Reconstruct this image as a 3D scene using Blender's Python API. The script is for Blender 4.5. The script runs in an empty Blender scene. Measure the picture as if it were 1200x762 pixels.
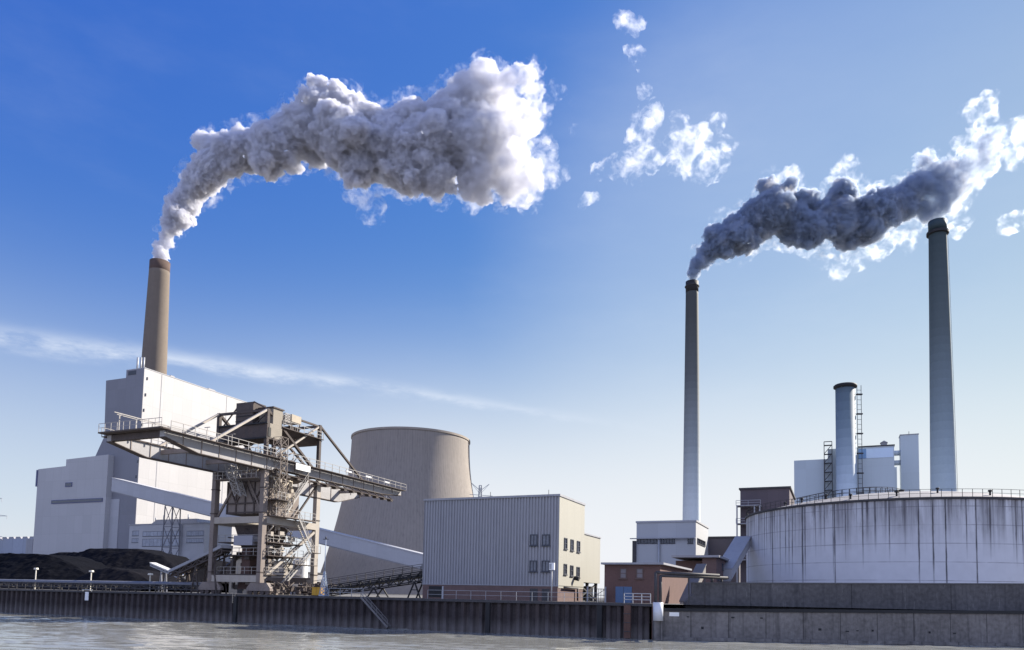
import bpy, math, random
import numpy as np
from mathutils import Vector, Matrix

random.seed(7)
scene = bpy.context.scene
COL = scene.collection
R = math.radians

# ------------------------------------------------------------------ camera
EYE = Vector((0.0, 0.0, 4.6))           # metres above the water
PITCH, ROLL = 4.3, 1.18
FPX, IMG_W, IMG_H = 880.0, 1200.0, 762.0   # focal length in photograph pixels
SHIFT_Y = 0.2093
cam_data = bpy.data.cameras.new("camera")
cam_data.sensor_fit = 'HORIZONTAL'
cam_data.sensor_width = 36.0
cam_data.lens = FPX / IMG_W * 36.0
cam_data.shift_y = SHIFT_Y
cam_data.clip_start = 0.5
cam_data.clip_end = 20000.0
cam = bpy.data.objects.new("camera", cam_data)
COL.objects.link(cam)
ROT = Matrix.Rotation(R(90 + PITCH), 3, 'X') @ Matrix.Rotation(R(ROLL), 3, 'Z')
cam.matrix_world = Matrix.Translation(EYE) @ ROT.to_4x4()
scene.camera = cam

# ------------------------------------------------------------------ light
SUN_AZ, SUN_EL = 60.0, 33.0             # degrees right of straight ahead, above the horizon
SUN_DIR = Vector((math.sin(R(SUN_AZ)) * math.cos(R(SUN_EL)), math.cos(R(SUN_AZ)) * math.cos(R(SUN_EL)), math.sin(R(SUN_EL))))
sun_data = bpy.data.lights.new("sun", 'SUN')
sun_data.energy = 5.0
sun_data.angle = R(0.5)
sun_data.color = (1.0, 0.93, 0.82)
sun = bpy.data.objects.new("sun", sun_data)
COL.objects.link(sun)
sun.rotation_euler = SUN_DIR.to_track_quat('Z', 'Y').to_euler()

world = bpy.data.worlds.new("World")
scene.world = world
world.use_nodes = True
wt = world.node_tree
wt.nodes.clear()
def wn(t, **kw):
    n = wt.nodes.new(t)
    for k, v in kw.items(): setattr(n, k, v)
    return n
def wmath(op, a, b=None, c=None, clamp=False):
    n = wn('ShaderNodeMath', operation=op, use_clamp=clamp)
    for i, x in enumerate((a, b, c)):
        if x is None: continue
        if isinstance(x, (int, float)): n.inputs[i].default_value = x
        else: wt.links.new(x, n.inputs[i])
    return n.outputs[0]
sky = wn('ShaderNodeTexSky', sky_type='NISHITA')
sky.sun_disc = False
sky.sun_elevation = R(SUN_EL)
sky.sun_rotation = R(SUN_AZ)
sky.altitude = 100.0
sky.air_density = 1.0
sky.dust_density = 0.4
sky.ozone_density = 2.5
bg = wn('ShaderNodeBackground')
bg.inputs['Strength'].default_value = 0.055
# grade of the clear sky: deep blue away from the sun, paler towards it
sep = wn('ShaderNodeSeparateColor'); wt.links.new(sky.outputs[0], sep.inputs[0])
comb = wn('ShaderNodeCombineColor')
for i_, (gain, power) in enumerate(((0.483, 1.41), (0.88, 1.02), (4.05, 0.22))):
    wt.links.new(wmath('MULTIPLY', wmath('POWER', wmath('MAXIMUM', sep.outputs[i_], 0.001), power), gain), comb.inputs[i_])
hsv = comb
# a high ice-cloud streak (an old contrail) and faint veils, in the sky itself
geo = wn('ShaderNodeTexCoord')
def pix_dir(px, py):
    p0x, p0y = IMG_W / 2, IMG_H / 2 + SHIFT_Y * IMG_W
    return (ROT @ Vector(((px - p0x) / FPX, (p0y - py) / FPX, -1.0))).normalized()
c0 = pix_dir(330, 437)
e1 = (pix_dir(700, 493) - pix_dir(0, 396)).normalized()
e2 = c0.cross(e1).normalized()
e1 = e2.cross(c0).normalized()
def wdot(v):
    n = wn('ShaderNodeVectorMath', operation='DOT_PRODUCT')
    wt.links.new(geo.outputs['Generated'], n.inputs[0])
    n.inputs[1].default_value = v
    return n.outputs['Value']
s_, t_ = wdot(e1), wdot(e2)
bend = wmath('MULTIPLY', wmath('MULTIPLY', s_, s_), 0.03)
nz = wn('ShaderNodeTexNoise')
nz.inputs['Scale'].default_value = 14.0
nz.inputs['Detail'].default_value = 8.0
nz.inputs['Roughness'].default_value = 0.62
mp = wn('ShaderNodeMapping')
mp.inputs['Scale'].default_value = (1.0, 1.0, 3.5)
wt.links.new(geo.outputs['Generated'], mp.inputs['Vector'])
wt.links.new(mp.outputs[0], nz.inputs['Vector'])
SGN = 1.0 if e2.z > 0 else -1.0
off = wmath('ADD', wmath('MULTIPLY', t_, SGN), wmath('MULTIPLY', bend, 1.0))
off = wmath('SUBTRACT', off, 0.0)
off = wmath('ADD', off, wmath('MULTIPLY', wmath('SUBTRACT', nz.outputs['Fac'], 0.5), 0.024))
wid = wmath('MAXIMUM', wmath('SUBTRACT', 0.0085, wmath('MULTIPLY', s_, 0.008)), 0.0035)
q = wmath('DIVIDE', off, wid)
fall = wmath('POWER', 2.718, wmath('MULTIPLY', wmath('MULTIPLY', q, q), -1.0))
along = wn('ShaderNodeMapRange'); along.interpolation_type = 'SMOOTHSTEP'
along.inputs['From Min'].default_value = 0.56; along.inputs['From Max'].default_value = 0.0
wt.links.new(s_, along.inputs['Value'])
fz = wmath('GREATER_THAN', wdot(c0), 0.0)
streak = wmath('MULTIPLY', wmath('MULTIPLY', fall, along.outputs[0]), fz)
tex = wn('ShaderNodeMapRange')
tex.inputs['From Min'].default_value = 0.38; tex.inputs['From Max'].default_value = 0.64
tex.inputs['To Min'].default_value = 0.15; tex.inputs['To Max'].default_value = 1.0
wt.links.new(nz.outputs['Fac'], tex.inputs['Value'])
streak = wmath('MULTIPLY', wmath('MULTIPLY', streak, tex.outputs[0]), 0.72, clamp=True)
# faint veils low in the sky
nv = wn('ShaderNodeTexNoise')
nv.inputs['Scale'].default_value = 2.2; nv.inputs['Detail'].default_value = 7.0; nv.inputs['Roughness'].default_value = 0.6
mv = wn('ShaderNodeMapping'); mv.inputs['Scale'].default_value = (1.0, 1.0, 3.0); mv.inputs['Location'].default_value = (3.1, 0.7, 0.4)
wt.links.new(geo.outputs['Generated'], mv.inputs['Vector']); wt.links.new(mv.outputs[0], nv.inputs['Vector'])
veil = wn('ShaderNodeMapRange'); veil.interpolation_type = 'SMOOTHSTEP'
veil.inputs['From Min'].default_value = 0.5; veil.inputs['From Max'].default_value = 0.85
veil.inputs['To Max'].default_value = 0.08
wt.links.new(nv.outputs['Fac'], veil.inputs['Value'])
fac = wmath('ADD', streak, veil.outputs[0], clamp=True)
mixc = wn('ShaderNodeMix', data_type='RGBA')
wt.links.new(fac, mixc.inputs['Factor'])
# pale air low over the horizon
hzn = wn('ShaderNodeSeparateXYZ'); wt.links.new(geo.outputs['Generated'], hzn.inputs[0])
hf = wmath('MULTIPLY', wmath('POWER', 2.718, wmath('MULTIPLY', wmath('POWER', wmath('DIVIDE', wmath('ABSOLUTE', hzn.outputs['Z']), 0.27), 3.0), -1.0)), 0.98)
# the pale air is thickest ahead and thinner to either side; a broad milky patch hangs to the right of the middle
azf = wn('ShaderNodeMapRange'); azf.interpolation_type = 'SMOOTHSTEP'
azf.inputs['From Min'].default_value = 0.80; azf.inputs['From Max'].default_value = 0.975; azf.inputs['To Min'].default_value = 0.60
wt.links.new(wdot(pix_dir(760, 560)), azf.inputs['Value'])
hf = wmath('MULTIPLY', hf, azf.outputs[0])
glow = wn('ShaderNodeMapRange'); glow.interpolation_type = 'SMOOTHSTEP'
glow.inputs['From Min'].default_value = 0.915; glow.inputs['From Max'].default_value = 1.0; glow.inputs['To Max'].default_value = 0.31
wt.links.new(wdot(pix_dir(930, 330)), glow.inputs['Value'])
mixg = wn('ShaderNodeMix', data_type='RGBA')
wt.links.new(wmath('MULTIPLY', glow.outputs[0], wmath('ADD', 0.6, wmath('MULTIPLY', nv.outputs['Fac'], 0.8))), mixg.inputs['Factor'])
wt.links.new(hsv.outputs[0], mixg.inputs['A']); mixg.inputs['B'].default_value = (6.5, 7.25, 8.1, 1)
hsv = mixg
mixh = wn('ShaderNodeMix', data_type='RGBA')
wt.links.new(hf, mixh.inputs['Factor']); wt.links.new(mixg.outputs['Result'], mixh.inputs['A']); mixh.inputs['B'].default_value = (7.5, 7.65, 8.0, 1)

# added bright cloud behind the viewer, out of view, to light the shaded fronts
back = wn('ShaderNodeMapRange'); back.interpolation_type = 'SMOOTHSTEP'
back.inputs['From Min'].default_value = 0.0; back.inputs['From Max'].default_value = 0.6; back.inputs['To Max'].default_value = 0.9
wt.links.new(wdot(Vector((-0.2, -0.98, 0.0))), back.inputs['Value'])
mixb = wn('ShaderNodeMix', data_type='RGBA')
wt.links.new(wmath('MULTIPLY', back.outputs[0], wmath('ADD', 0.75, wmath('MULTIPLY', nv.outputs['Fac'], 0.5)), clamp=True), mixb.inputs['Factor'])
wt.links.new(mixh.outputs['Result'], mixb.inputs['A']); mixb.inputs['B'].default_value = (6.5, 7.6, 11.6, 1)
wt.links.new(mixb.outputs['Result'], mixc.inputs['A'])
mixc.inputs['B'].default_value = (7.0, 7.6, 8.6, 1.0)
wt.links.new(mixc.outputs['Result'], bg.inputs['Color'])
wo = wn('ShaderNodeOutputWorld')
wt.links.new(bg.outputs[0], wo.inputs['Surface'])

scene.view_settings.view_transform = 'Standard'
scene.view_settings.look = 'None'
scene.view_settings.gamma = 1.0
scene.view_settings.use_curve_mapping = False
scene.view_settings.exposure = 1.1
scene.cycles.use_denoising = True
scene.cycles.max_bounces = 12
scene.cycles.diffuse_bounces = 3
scene.cycles.glossy_bounces = 3
scene.cycles.transparent_max_bounces = 16

# ------------------------------------------------------------------ measuring helpers
P0X, P0Y = IMG_W / 2, IMG_H / 2 + SHIFT_Y * IMG_W
RT = ROT.transposed()
def at(px, py, y):
    """Point at distance y (metres ahead) seen at this place of the photograph."""
    d = pix_dir(px, py)
    return EYE + d * (y / d.y)
def on_level(px, py, z):
    d = pix_dir(px, py)
    return EYE + d * ((z - EYE.z) / d.z)
def proj(p):
    c = RT @ (Vector(p) - EYE)
    return (P0X + FPX * c.x / -c.z, P0Y - FPX * c.y / -c.z)
def run(p, d, px):
    """How far from p along d until it shows at column px."""
    c, e, k = RT @ (Vector(p) - EYE), RT @ Vector(d), (px - P0X) / FPX
    return (-k * c.z - c.x) / (e.x + k * e.z)
def rise(p, py, d=(0, 0, 1)):
    c, e, k = RT @ (Vector(p) - EYE), RT @ Vector(d), (P0Y - py) / FPX
    return (-k * c.z - c.y) / (e.y + k * e.z)

# ------------------------------------------------------------------ quay frame
DECK = 4.0
QA = on_level(750, 749.5, 0.0)
QB = on_level(0, 717.5, 0.0)
QA.z = QB.z = 0
U = (QA - QB).normalized()              # along the quay
V = Vector((-U.y, U.x, 0))              # inland
TH = math.atan2(U.y, U.x)
def quay(px, inland=0.0, z=DECK):
    """Point of the quay (a given distance inland) seen at column px."""
    b = QB + V * inland
    p = b + U * run(b, U, px)
    return Vector((p.x, p.y, z))
def local(p, o):
    d = Vector(p) - Vector(o)
    return Vector((d.dot(U), d.dot(V), d.z))

# ------------------------------------------------------------------ materials
MATS = {}
def material(name, color, rough=0.75, var=0.12, scale=0.6, streak=0.0, streak_color=None, bump=0.0, metallic=0.0,
             spec=0.35, fine=6.0, seams=None, seam_dark=0.6, pale=0.0, pale_color=(.4, .39, .38)):
    """Procedural paint / stone / metal: large soft patches, fine grain, run-down stains, optional panel seams."""
    if name in MATS: return MATS[name]
    m = bpy.data.materials.new(name); m.use_nodes = True
    t = m.node_tree; b = t.nodes['Principled BSDF']
    L = t.links.new
    def N(k, **kw):
        n = t.nodes.new(k)
        for a, v in kw.items(): setattr(n, a, v)
        return n
    tc = N('ShaderNodeTexCoord')
    n1 = N('ShaderNodeTexNoise'); n1.inputs['Scale'].default_value = scale; n1.inputs['Detail'].default_value = 6; n1.inputs['Roughness'].default_value = 0.65
    L(tc.outputs['Object'], n1.inputs['Vector'])
    n2 = N('ShaderNodeTexNoise'); n2.inputs['Scale'].default_value = fine; n2.inputs['Detail'].default_value = 4
    L(tc.outputs['Object'], n2.inputs['Vector'])
    ad = N('ShaderNodeMath', operation='ADD'); L(n1.outputs['Fac'], ad.inputs[0]); L(n2.outputs['Fac'], ad.inputs[1])
    mr = N('ShaderNodeMapRange'); L(ad.outputs[0], mr.inputs['Value'])
    mr.inputs['From Min'].default_value = 0.6; mr.inputs['From Max'].default_value = 1.4
    mr.inputs['To Min'].default_value = 1 - var; mr.inputs['To Max'].default_value = 1 + var
    mul = N('ShaderNodeVectorMath', operation='SCALE'); mul.inputs[0].default_value = color
    L(mr.outputs[0], mul.inputs['Scale'])
    col = mul.outputs['Vector']
    if streak > 0:
        mpn = N('ShaderNodeMapping'); mpn.inputs['Scale'].default_value = (1.0, 1.0, 0.06)
        L(tc.outputs['Object'], mpn.inputs['Vector'])
        n3 = N('ShaderNodeTexNoise'); n3.inputs['Scale'].default_value = 1.3; n3.inputs['Detail'].default_value = 7; n3.inputs['Roughness'].default_value = 0.7
        L(mpn.outputs[0], n3.inputs['Vector'])
        r3 = N('ShaderNodeMapRange'); r3.inputs['From Min'].default_value = 0.5; r3.inputs['From Max'].default_value = 0.75
        r3.inputs['To Max'].default_value = streak
        L(n3.outputs['Fac'], r3.inputs['Value'])
        mx = N('ShaderNodeMix', data_type='RGBA'); L(r3.outputs[0], mx.inputs['Factor']); L(col, mx.inputs['A'])
        mx.inputs['B'].default_value = (*(streak_color or tuple(c * 0.35 for c in color)), 1)
        col = mx.outputs['Result']
    if pale > 0:                                         # lime runs and bleached streaks
        mpp = N('ShaderNodeMapping'); mpp.inputs['Scale'].default_value = (1.0, 1.0, 0.10); mpp.inputs['Location'].default_value = (31.0, 7.0, 3.0)
        L(tc.outputs['Object'], mpp.inputs['Vector'])
        n4 = N('ShaderNodeTexNoise'); n4.inputs['Scale'].default_value = 2.2; n4.inputs['Detail'].default_value = 6; n4.inputs['Roughness'].default_value = 0.72
        L(mpp.outputs[0], n4.inputs['Vector'])
        r4 = N('ShaderNodeMapRange'); r4.inputs['From Min'].default_value = 0.60; r4.inputs['From Max'].default_value = 0.74; r4.inputs['To Max'].default_value = pale
        L(n4.outputs['Fac'], r4.inputs['Value'])
        mx4 = N('ShaderNodeMix', data_type='RGBA'); L(r4.outputs[0], mx4.inputs['Factor']); L(col, mx4.inputs['A']); mx4.inputs['B'].default_value = (*pale_color, 1)
        col = mx4.outputs['Result']
    if seams:
        br = N('ShaderNodeTexBrick'); br.offset = 0.0
        br.inputs['Scale'].default_value = 1.0; br.inputs['Mortar Size'].default_value = seams[2]
        br.inputs['Brick Width'].default_value = seams[0]; br.inputs['Row Height'].default_value = seams[1]
        br.inputs['Color1'].default_value = (1, 1, 1, 1); br.inputs['Color2'].default_value = (0.93, 0.93, 0.93, 1)
        br.inputs['Mortar'].default_value = (seam_dark,) * 3 + (1,)
        sx = N('ShaderNodeSeparateXYZ'); L(tc.outputs['Object'], sx.inputs[0])
        a2 = N('ShaderNodeMath', operation='ADD'); L(sx.outputs['X'], a2.inputs[0]); L(sx.outputs['Y'], a2.inputs[1])
        cx = N('ShaderNodeCombineXYZ'); L(a2.outputs[0], cx.inputs['X']); L(sx.outputs['Z'], cx.inputs['Y'])
        L(cx.outputs[0], br.inputs['Vector'])
        mm = N('ShaderNodeVectorMath', operation='MULTIPLY'); L(col, mm.inputs[0]); L(br.outputs['Color'], mm.inputs[1])
        col = mm.outputs['Vector']
    L(col, b.inputs['Base Color'])
    b.inputs['Roughness'].default_value = rough
    b.inputs['Metallic'].default_value = metallic
    b.inputs['Specular IOR Level'].default_value = spec
    if bump > 0:
        bp = N('ShaderNodeBump'); bp.inputs['Strength'].default_value = bump; bp.inputs['Distance'].default_value = 0.05
        L(n2.outputs['Fac'], bp.inputs['Height']); L(bp.outputs[0], b.inputs['Normal'])
    MATS[name] = m
    return m

# ------------------------------------------------------------------ mesh builder
class MB:
    def __init__(self):
        self.v, self.f, self.s = [], [], []
    def add(self, verts, faces, smooth=False):
        o = len(self.v)
        self.v += [tuple(p) for p in verts]
        self.f += [tuple(i + o for i in q) for q in faces]
        self.s += [smooth] * len(faces)
        return self
    def box(self, x0, x1, y0, y1, z0, z1):
        vs = [(x, y, z) for z in (z0, z1) for y in (y0, y1) for x in (x0, x1)]
        return self.add(vs, [(0, 2, 3, 1), (4, 5, 7, 6), (0, 1, 5, 4), (2, 6, 7, 3), (0, 4, 6, 2), (1, 3, 7, 5)])
    def bar(self, p, q, w=0.1, h=None, up=(0, 0, 1)):
        p, q = Vector(p), Vector(q); d = q - p
        if d.length < 1e-6: return self
        d.normalize(); h = h or w
        a = d.cross(Vector(up))
        if a.length < 1e-3: a = d.cross(Vector((1, 0, 0)))
        a.normalize(); b = a.cross(d)
        vs = [e + a * (sx * w / 2) + b * (sz * h / 2) for e in (p, q) for sx, sz in ((-1, -1), (1, -1), (1, 1), (-1, 1))]
        return self.add(vs, [(0, 1, 2, 3), (7, 6, 5, 4), (0, 4, 5, 1), (1, 5, 6, 2), (2, 6, 7, 3), (3, 7, 4, 0)])
    def tube(self, p, q, r0, r1=None, n=12, caps=True):
        p, q = Vector(p), Vector(q); r1 = r0 if r1 is None else r1
        d = (q - p).normalized()
        a = d.cross(Vector((0, 0, 1)))
        if a.length < 1e-3: a = Vector((1, 0, 0))
        a.normalize(); b = d.cross(a)
        vs = [c + (a * math.cos(k * 2 * math.pi / n) + b * math.sin(k * 2 * math.pi / n)) * r for c, r in ((p, r0), (q, r1)) for k in range(n)]
        o = len(self.v)
        self.add(vs, [(k, (k + 1) % n, n + (k + 1) % n, n + k) for k in range(n)], True)
        if caps:
            self.f += [tuple(o + k for k in range(n - 1, -1, -1)), tuple(o + n + k for k in range(n))]; self.s += [False, False]
        return self
    def pipe(self, pts, r, n=10):
        for a, b in zip(pts, pts[1:]): self.tube(a, b, r, n=n)
        return self
    def lathe(self, prof, n=64, c=(0, 0, 0), smooth=True):
        c = Vector(c); o = len(self.v)
        for r, z in prof:
            for k in range(n):
                t = k * 2 * math.pi / n
                self.v.append((c.x + r * math.cos(t), c.y + r * math.sin(t), c.z + z))
        for i in range(len(prof) - 1):
            for k in range(n):
                k2 = (k + 1) % n
                self.f.append((o + i * n + k, o + i * n + k2, o + (i + 1) * n + k2, o + (i + 1) * n + k)); self.s.append(smooth)
        return self
    def prism(self, poly, a, b, axis='y'):
        """Closed polygon (list of 2-D points) pushed from a to b along an axis: 'y' -> points are (x, z); 'x' -> (y, z); 'z' -> (x, y)."""
        n = len(poly)
        mk = {'y': lambda p, t: (p[0], t, p[1]), 'x': lambda p, t: (t, p[0], p[1]), 'z': lambda p, t: (p[0], p[1], t)}[axis]
        vs = [mk(p, t) for t in (a, b) for p in poly]
        fs = [tuple(range(n)), tuple(range(2 * n - 1, n - 1, -1))] + [(k, n + k, n + (k + 1) % n, (k + 1) % n) for k in range(n)]
        return self.add(vs, fs)
    def rail(self, pts, h=1.1, gap=1.5, r=0.06, mid=True):
        pts = [Vector(p) for p in pts]
        up = Vector((0, 0, h))
        for a, b in zip(pts, pts[1:]):
            self.bar(a + up, b + up, r)
            if mid: self.bar(a + up * 0.5, b + up * 0.5, r * 0.8)
            n = max(1, int((b - a).length / gap))
            for k in range(n + 1):
                p = a.lerp(b, k / n); self.bar(p, p + up, r)
        return self
    def truss(self, a, b, h, n, w=0.12, up=(0, 0, 1)):
        """Flat lattice girder from a to b, h tall."""
        a, b = Vector(a), Vector(b); H = Vector(up) * h
        self.bar(a, b, w); self.bar(a + H, b + H, w)
        for k in range(n):
            p, q = a.lerp(b, k / n), a.lerp(b, (k + 1) / n)
            self.bar(p, p + H, w * 0.8)
            self.bar(p + (H if k % 2 else Vector()), q + (Vector() if k % 2 else H), w * 0.8)
        self.bar(b, b + H, w * 0.8)
        return self
    def mast(self, base, top, w0, w1, n=8, t=0.12, braces=True):
        """Four-legged lattice tower."""
        base, top = Vector(base), Vector(top)
        def ring(k):
            c = base.lerp(top, k); w = (w0 + (w1 - w0) * k) / 2
            return [c + Vector((sx * w, sy * w, 0)) for sx, sy in ((-1, -1), (1, -1), (1, 1), (-1, 1))]
        for k in range(n):
            A, B = ring(k / n), ring((k + 1) / n)
            for i in range(4):
                self.bar(A[i], B[i], t)
                if braces:
                    self.bar(A[i], B[(i + 1) % 4], t * 0.7); self.bar(A[(i + 1) % 4], B[i], t * 0.7)
                self.bar(B[i], B[(i + 1) % 4], t * 0.7)
        return self
    def build(self, name, mat, parent=None, label=None, loc=None, rz=0.0):
        me = bpy.data.meshes.new(name)
        me.from_pydata(self.v, [], self.f)
        me.polygons.foreach_set('use_smooth', self.s)
        me.validate(); me.update()
        if mat: me.materials.append(mat)
        o = bpy.data.objects.new(name, me); COL.objects.link(o)
        if parent: o.parent = parent
        if label: o['label'] = label
        if loc is not None: o.location = loc
        if rz: o.rotation_euler.z = rz
        return o

def tag(o, label, cat, group=None):
    o['label'] = label; o['category'] = cat
    if group: o['group'] = group
    return o
def thing(name, label, cat, loc, group=None, rz=None):
    o = bpy.data.objects.new(name, None); COL.objects.link(o)
    o.empty_display_size = 0.5
    o.location = loc; o.rotation_euler.z = TH if rz is None else rz
    return tag(o, label, cat, group)
def children(o): return [c for c in bpy.data.objects if c.parent == o]
def copy_tree(o, loc, label, rz=None):
    kids = children(o)
    c = o.copy(); COL.objects.link(c); c.location = loc
    if rz is not None: c.rotation_euler.z = rz
    if label: c['label'] = label
    for k in kids:
        d = k.copy(); COL.objects.link(d); d.parent = c
        for g in children(k):
            e = g.copy(); COL.objects.link(e); e.parent = d
    return c

def window(parent, x, z, w, h, y=0.0, side='front', bars=1, hbars=0, fm=None, gm=None, depth=0.07, name='window'):
    """Framed window on a wall: 'front' = wall facing -y, (x, z) lower left; 'side' = wall facing +x, x means y along it."""
    f, g = MB(), MB()
    t = min(0.12, w * 0.12)
    def B(mb, a0, a1, z0, z1, d0, d1):
        if side == 'front': mb.box(a0, a1, y - d1, y - d0, z0, z1)
        else: mb.box(y + d0, y + d1, a0, a1, z0, z1)
    B(f, x, x + t, z, z + h, -0.03, depth); B(f, x + w - t, x + w, z, z + h, -0.03, depth)
    B(f, x + t, x + w - t, z, z + t, -0.03, depth); B(f, x + t, x + w - t, z + h - t, z + h, -0.03, depth)
    for k in range(bars):
        c = x + w * (k + 1) / (bars + 1); B(f, c - t / 3, c + t / 3, z + t, z + h - t, -0.03, depth - 0.02)
    for k in range(hbars):
        c = z + h * (k + 1) / (hbars + 1); B(f, x + t, x + w - t, c - t / 3, c + t / 3, -0.03, depth - 0.025)
    B(g, x + t, x + w - t, z + t, z + h - t, -0.02, 0.015)
    fo = f.build(name, fm or M_FRAME, parent)
    g.build('pane', gm or M_GLASS, fo)
    s = MB(); B(s, x - 0.1, x + w + 0.1, z - 0.12, z - 0.003, -0.03, 0.16)
    s.build('sill', fm or M_FRAME, fo)
    return fo

M_FRAME = material('dark_window_frame', (0.05, 0.055, 0.07), 0.5)
M_GLASS = material('dark_window_glass', (0.05, 0.055, 0.07), 0.12, var=0.4, scale=1.5, spec=0.6)
M_WHITE = material('white_cladding', (0.43, 0.42, 0.42), 0.55, var=0.05, scale=0.08, streak=0.22, streak_color=(0.5, 0.5, 0.53), fine=2.0, seams=(6.0, 9.0, 0.05), seam_dark=0.78)
M_WHITE2 = material('pale_panel', (0.40, 0.40, 0.42), 0.6, var=0.06, scale=0.1, streak=0.12, streak_color=(0.42, 0.43, 0.46), fine=2.0, seams=(4.0, 3.5, 0.03), seam_dark=0.85)
M_BLUEPAINT = material('blue_band_paint', (0.10, 0.11, 0.20), 0.6)
M_DARK = material('dark_steel', (0.055, 0.052, 0.055), 0.7, var=0.35, scale=1.2)
M_BLACK = material('black_metal', (0.02, 0.02, 0.022), 0.7, var=0.3)
M_GLASSL = material('pale_reflection_glass', (0.13, 0.14, 0.165), 0.2, var=0.4, scale=1.2, spec=0.5)  # reflection of bright cloud put into the pane colour
M_GALV = material('galvanised_steel', (0.34, 0.35, 0.37), 0.55, var=0.2, metallic=0.3)
M_GREYPAINT = material('grey_paint', (0.30, 0.30, 0.32), 0.65, var=0.15, streak=0.3)
M_CONC = material('concrete', (0.36, 0.34, 0.31), 0.9, var=0.14, scale=0.3, streak=0.25, bump=0.2)

# ------------------------------------------------------------------ ground, water
def water_material():
    m = bpy.data.materials.new('river_water'); m.use_nodes = True
    t = m.node_tree; b = t.nodes['Principled BSDF']; L = t.links.new
    b.inputs['Base Color'].default_value = (0.225, 0.225, 0.205, 1)
    b.inputs['Roughness'].default_value = 0.06
    b.inputs['IOR'].default_value = 1.36
    b.inputs['Specular IOR Level'].default_value = 0.5
    tc = t.nodes.new('ShaderNodeTexCoord')
    h = None
    for sc, st, det in ((1.6, 0.3, 4), (5.0, 0.1, 4)):
        mp_ = t.nodes.new('ShaderNodeMapping'); mp_.inputs['Scale'].default_value = (0.3, 1.5, 1); mp_.inputs['Rotation'].default_value = (0, 0, 0.12)
        n = t.nodes.new('ShaderNodeTexNoise'); n.inputs['Scale'].default_value = sc; n.inputs['Detail'].default_value = det; n.inputs['Roughness'].default_value = 0.55
        L(tc.outputs['Object'], mp_.inputs['Vector']); L(mp_.outputs[0], n.inputs['Vector'])
        k = t.nodes.new('ShaderNodeMath'); k.operation = 'MULTIPLY'; k.inputs[1].default_value = st; L(n.outputs['Fac'], k.inputs[0])
        if h is None: h = k.outputs[0]
        else:
            a = t.nodes.new('ShaderNodeMath'); a.operation = 'ADD'; L(h, a.inputs[0]); L(k.outputs[0], a.inputs[1]); h = a.outputs[0]
    bp = t.nodes.new('ShaderNodeBump'); bp.inputs['Distance'].default_value = 0.16
    # calm and wind-ruffled patches
    mw_ = t.nodes.new('ShaderNodeMapping'); mw_.inputs['Scale'].default_value = (0.028, 0.10, 1); L(tc.outputs['Object'], mw_.inputs['Vector'])
    nw = t.nodes.new('ShaderNodeTexNoise'); nw.inputs['Scale'].default_value = 1.0; nw.inputs['Detail'].default_value = 4; L(mw_.outputs[0], nw.inputs['Vector'])
    rw = t.nodes.new('ShaderNodeMapRange'); rw.inputs['From Min'].default_value = 0.38; rw.inputs['From Max'].default_value = 0.62; rw.inputs['To Min'].default_value = 0.4; rw.inputs['To Max'].default_value = 0.8
    L(nw.outputs['Fac'], rw.inputs['Value']); L(rw.outputs[0], bp.inputs['Strength'])
    L(h, bp.inputs['Height']); L(bp.outputs[0], b.inputs['Normal'])
    return m
# real wavelets where the river is seen, flat water all round
wx, wy = np.arange(-150.0, 95.0, 0.36), np.arange(42.0, 142.0, 0.26)
GX, GY = np.meshgrid(wx, wy, indexing='ij')
rg = np.random.default_rng(5)
GZ = np.zeros_like(GX)
gust = np.zeros_like(GX)
for _ in range(14):                                      # gusts: where the surface is calm or ruffled
    a_, l_ = rg.uniform(-.5, .5), rg.uniform(14, 60)
    gust += np.sin(2 * np.pi * (GX * math.sin(a_) * .5 + GY * math.cos(a_)) / l_ + rg.uniform(0, 6.28))
gust = np.clip(.8 + .09 * gust, .5, 1.1)
for _ in range(70):
    a_ = rg.normal(0.25, .42); l_ = math.exp(rg.uniform(math.log(.8), math.log(3.6)))
    GZ += 0.0031 * l_ ** .9 * np.sin(2 * np.pi * (GX * math.sin(a_) + GY * math.cos(a_)) / l_ + rg.uniform(0, 6.28))
edge = np.clip(np.minimum.reduce([GX - wx[0], wx[-1] - GX, GY - wy[0], wy[-1] - GY]) / 6, 0, 1)
GZ *= gust * edge
w = MB(); nx_, ny_ = GX.shape
w.v = list(zip(GX.ravel().tolist(), GY.ravel().tolist(), GZ.ravel().tolist()))
w.f = [(i * ny_ + j, (i + 1) * ny_ + j, (i + 1) * ny_ + j + 1, i * ny_ + j + 1) for i in range(nx_ - 1) for j in range(ny_ - 1)]
w.s = [True] * len(w.f)
X0, X1, Y0, Y1 = wx[0], wx[-1], wy[0], wy[-1]
for a_, b_, c_, d_ in ((-6000, 6000, -3000, Y0), (-6000, 6000, Y1, 6000), (-6000, X0, Y0, Y1), (X1, 6000, Y0, Y1)):
    w.add([(a_, c_, 0), (b_, c_, 0), (b_, d_, 0), (a_, d_, 0)], [(0, 1, 2, 3)])
water = w.build('river_water', water_material()); water['kind'] = 'structure'

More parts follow.
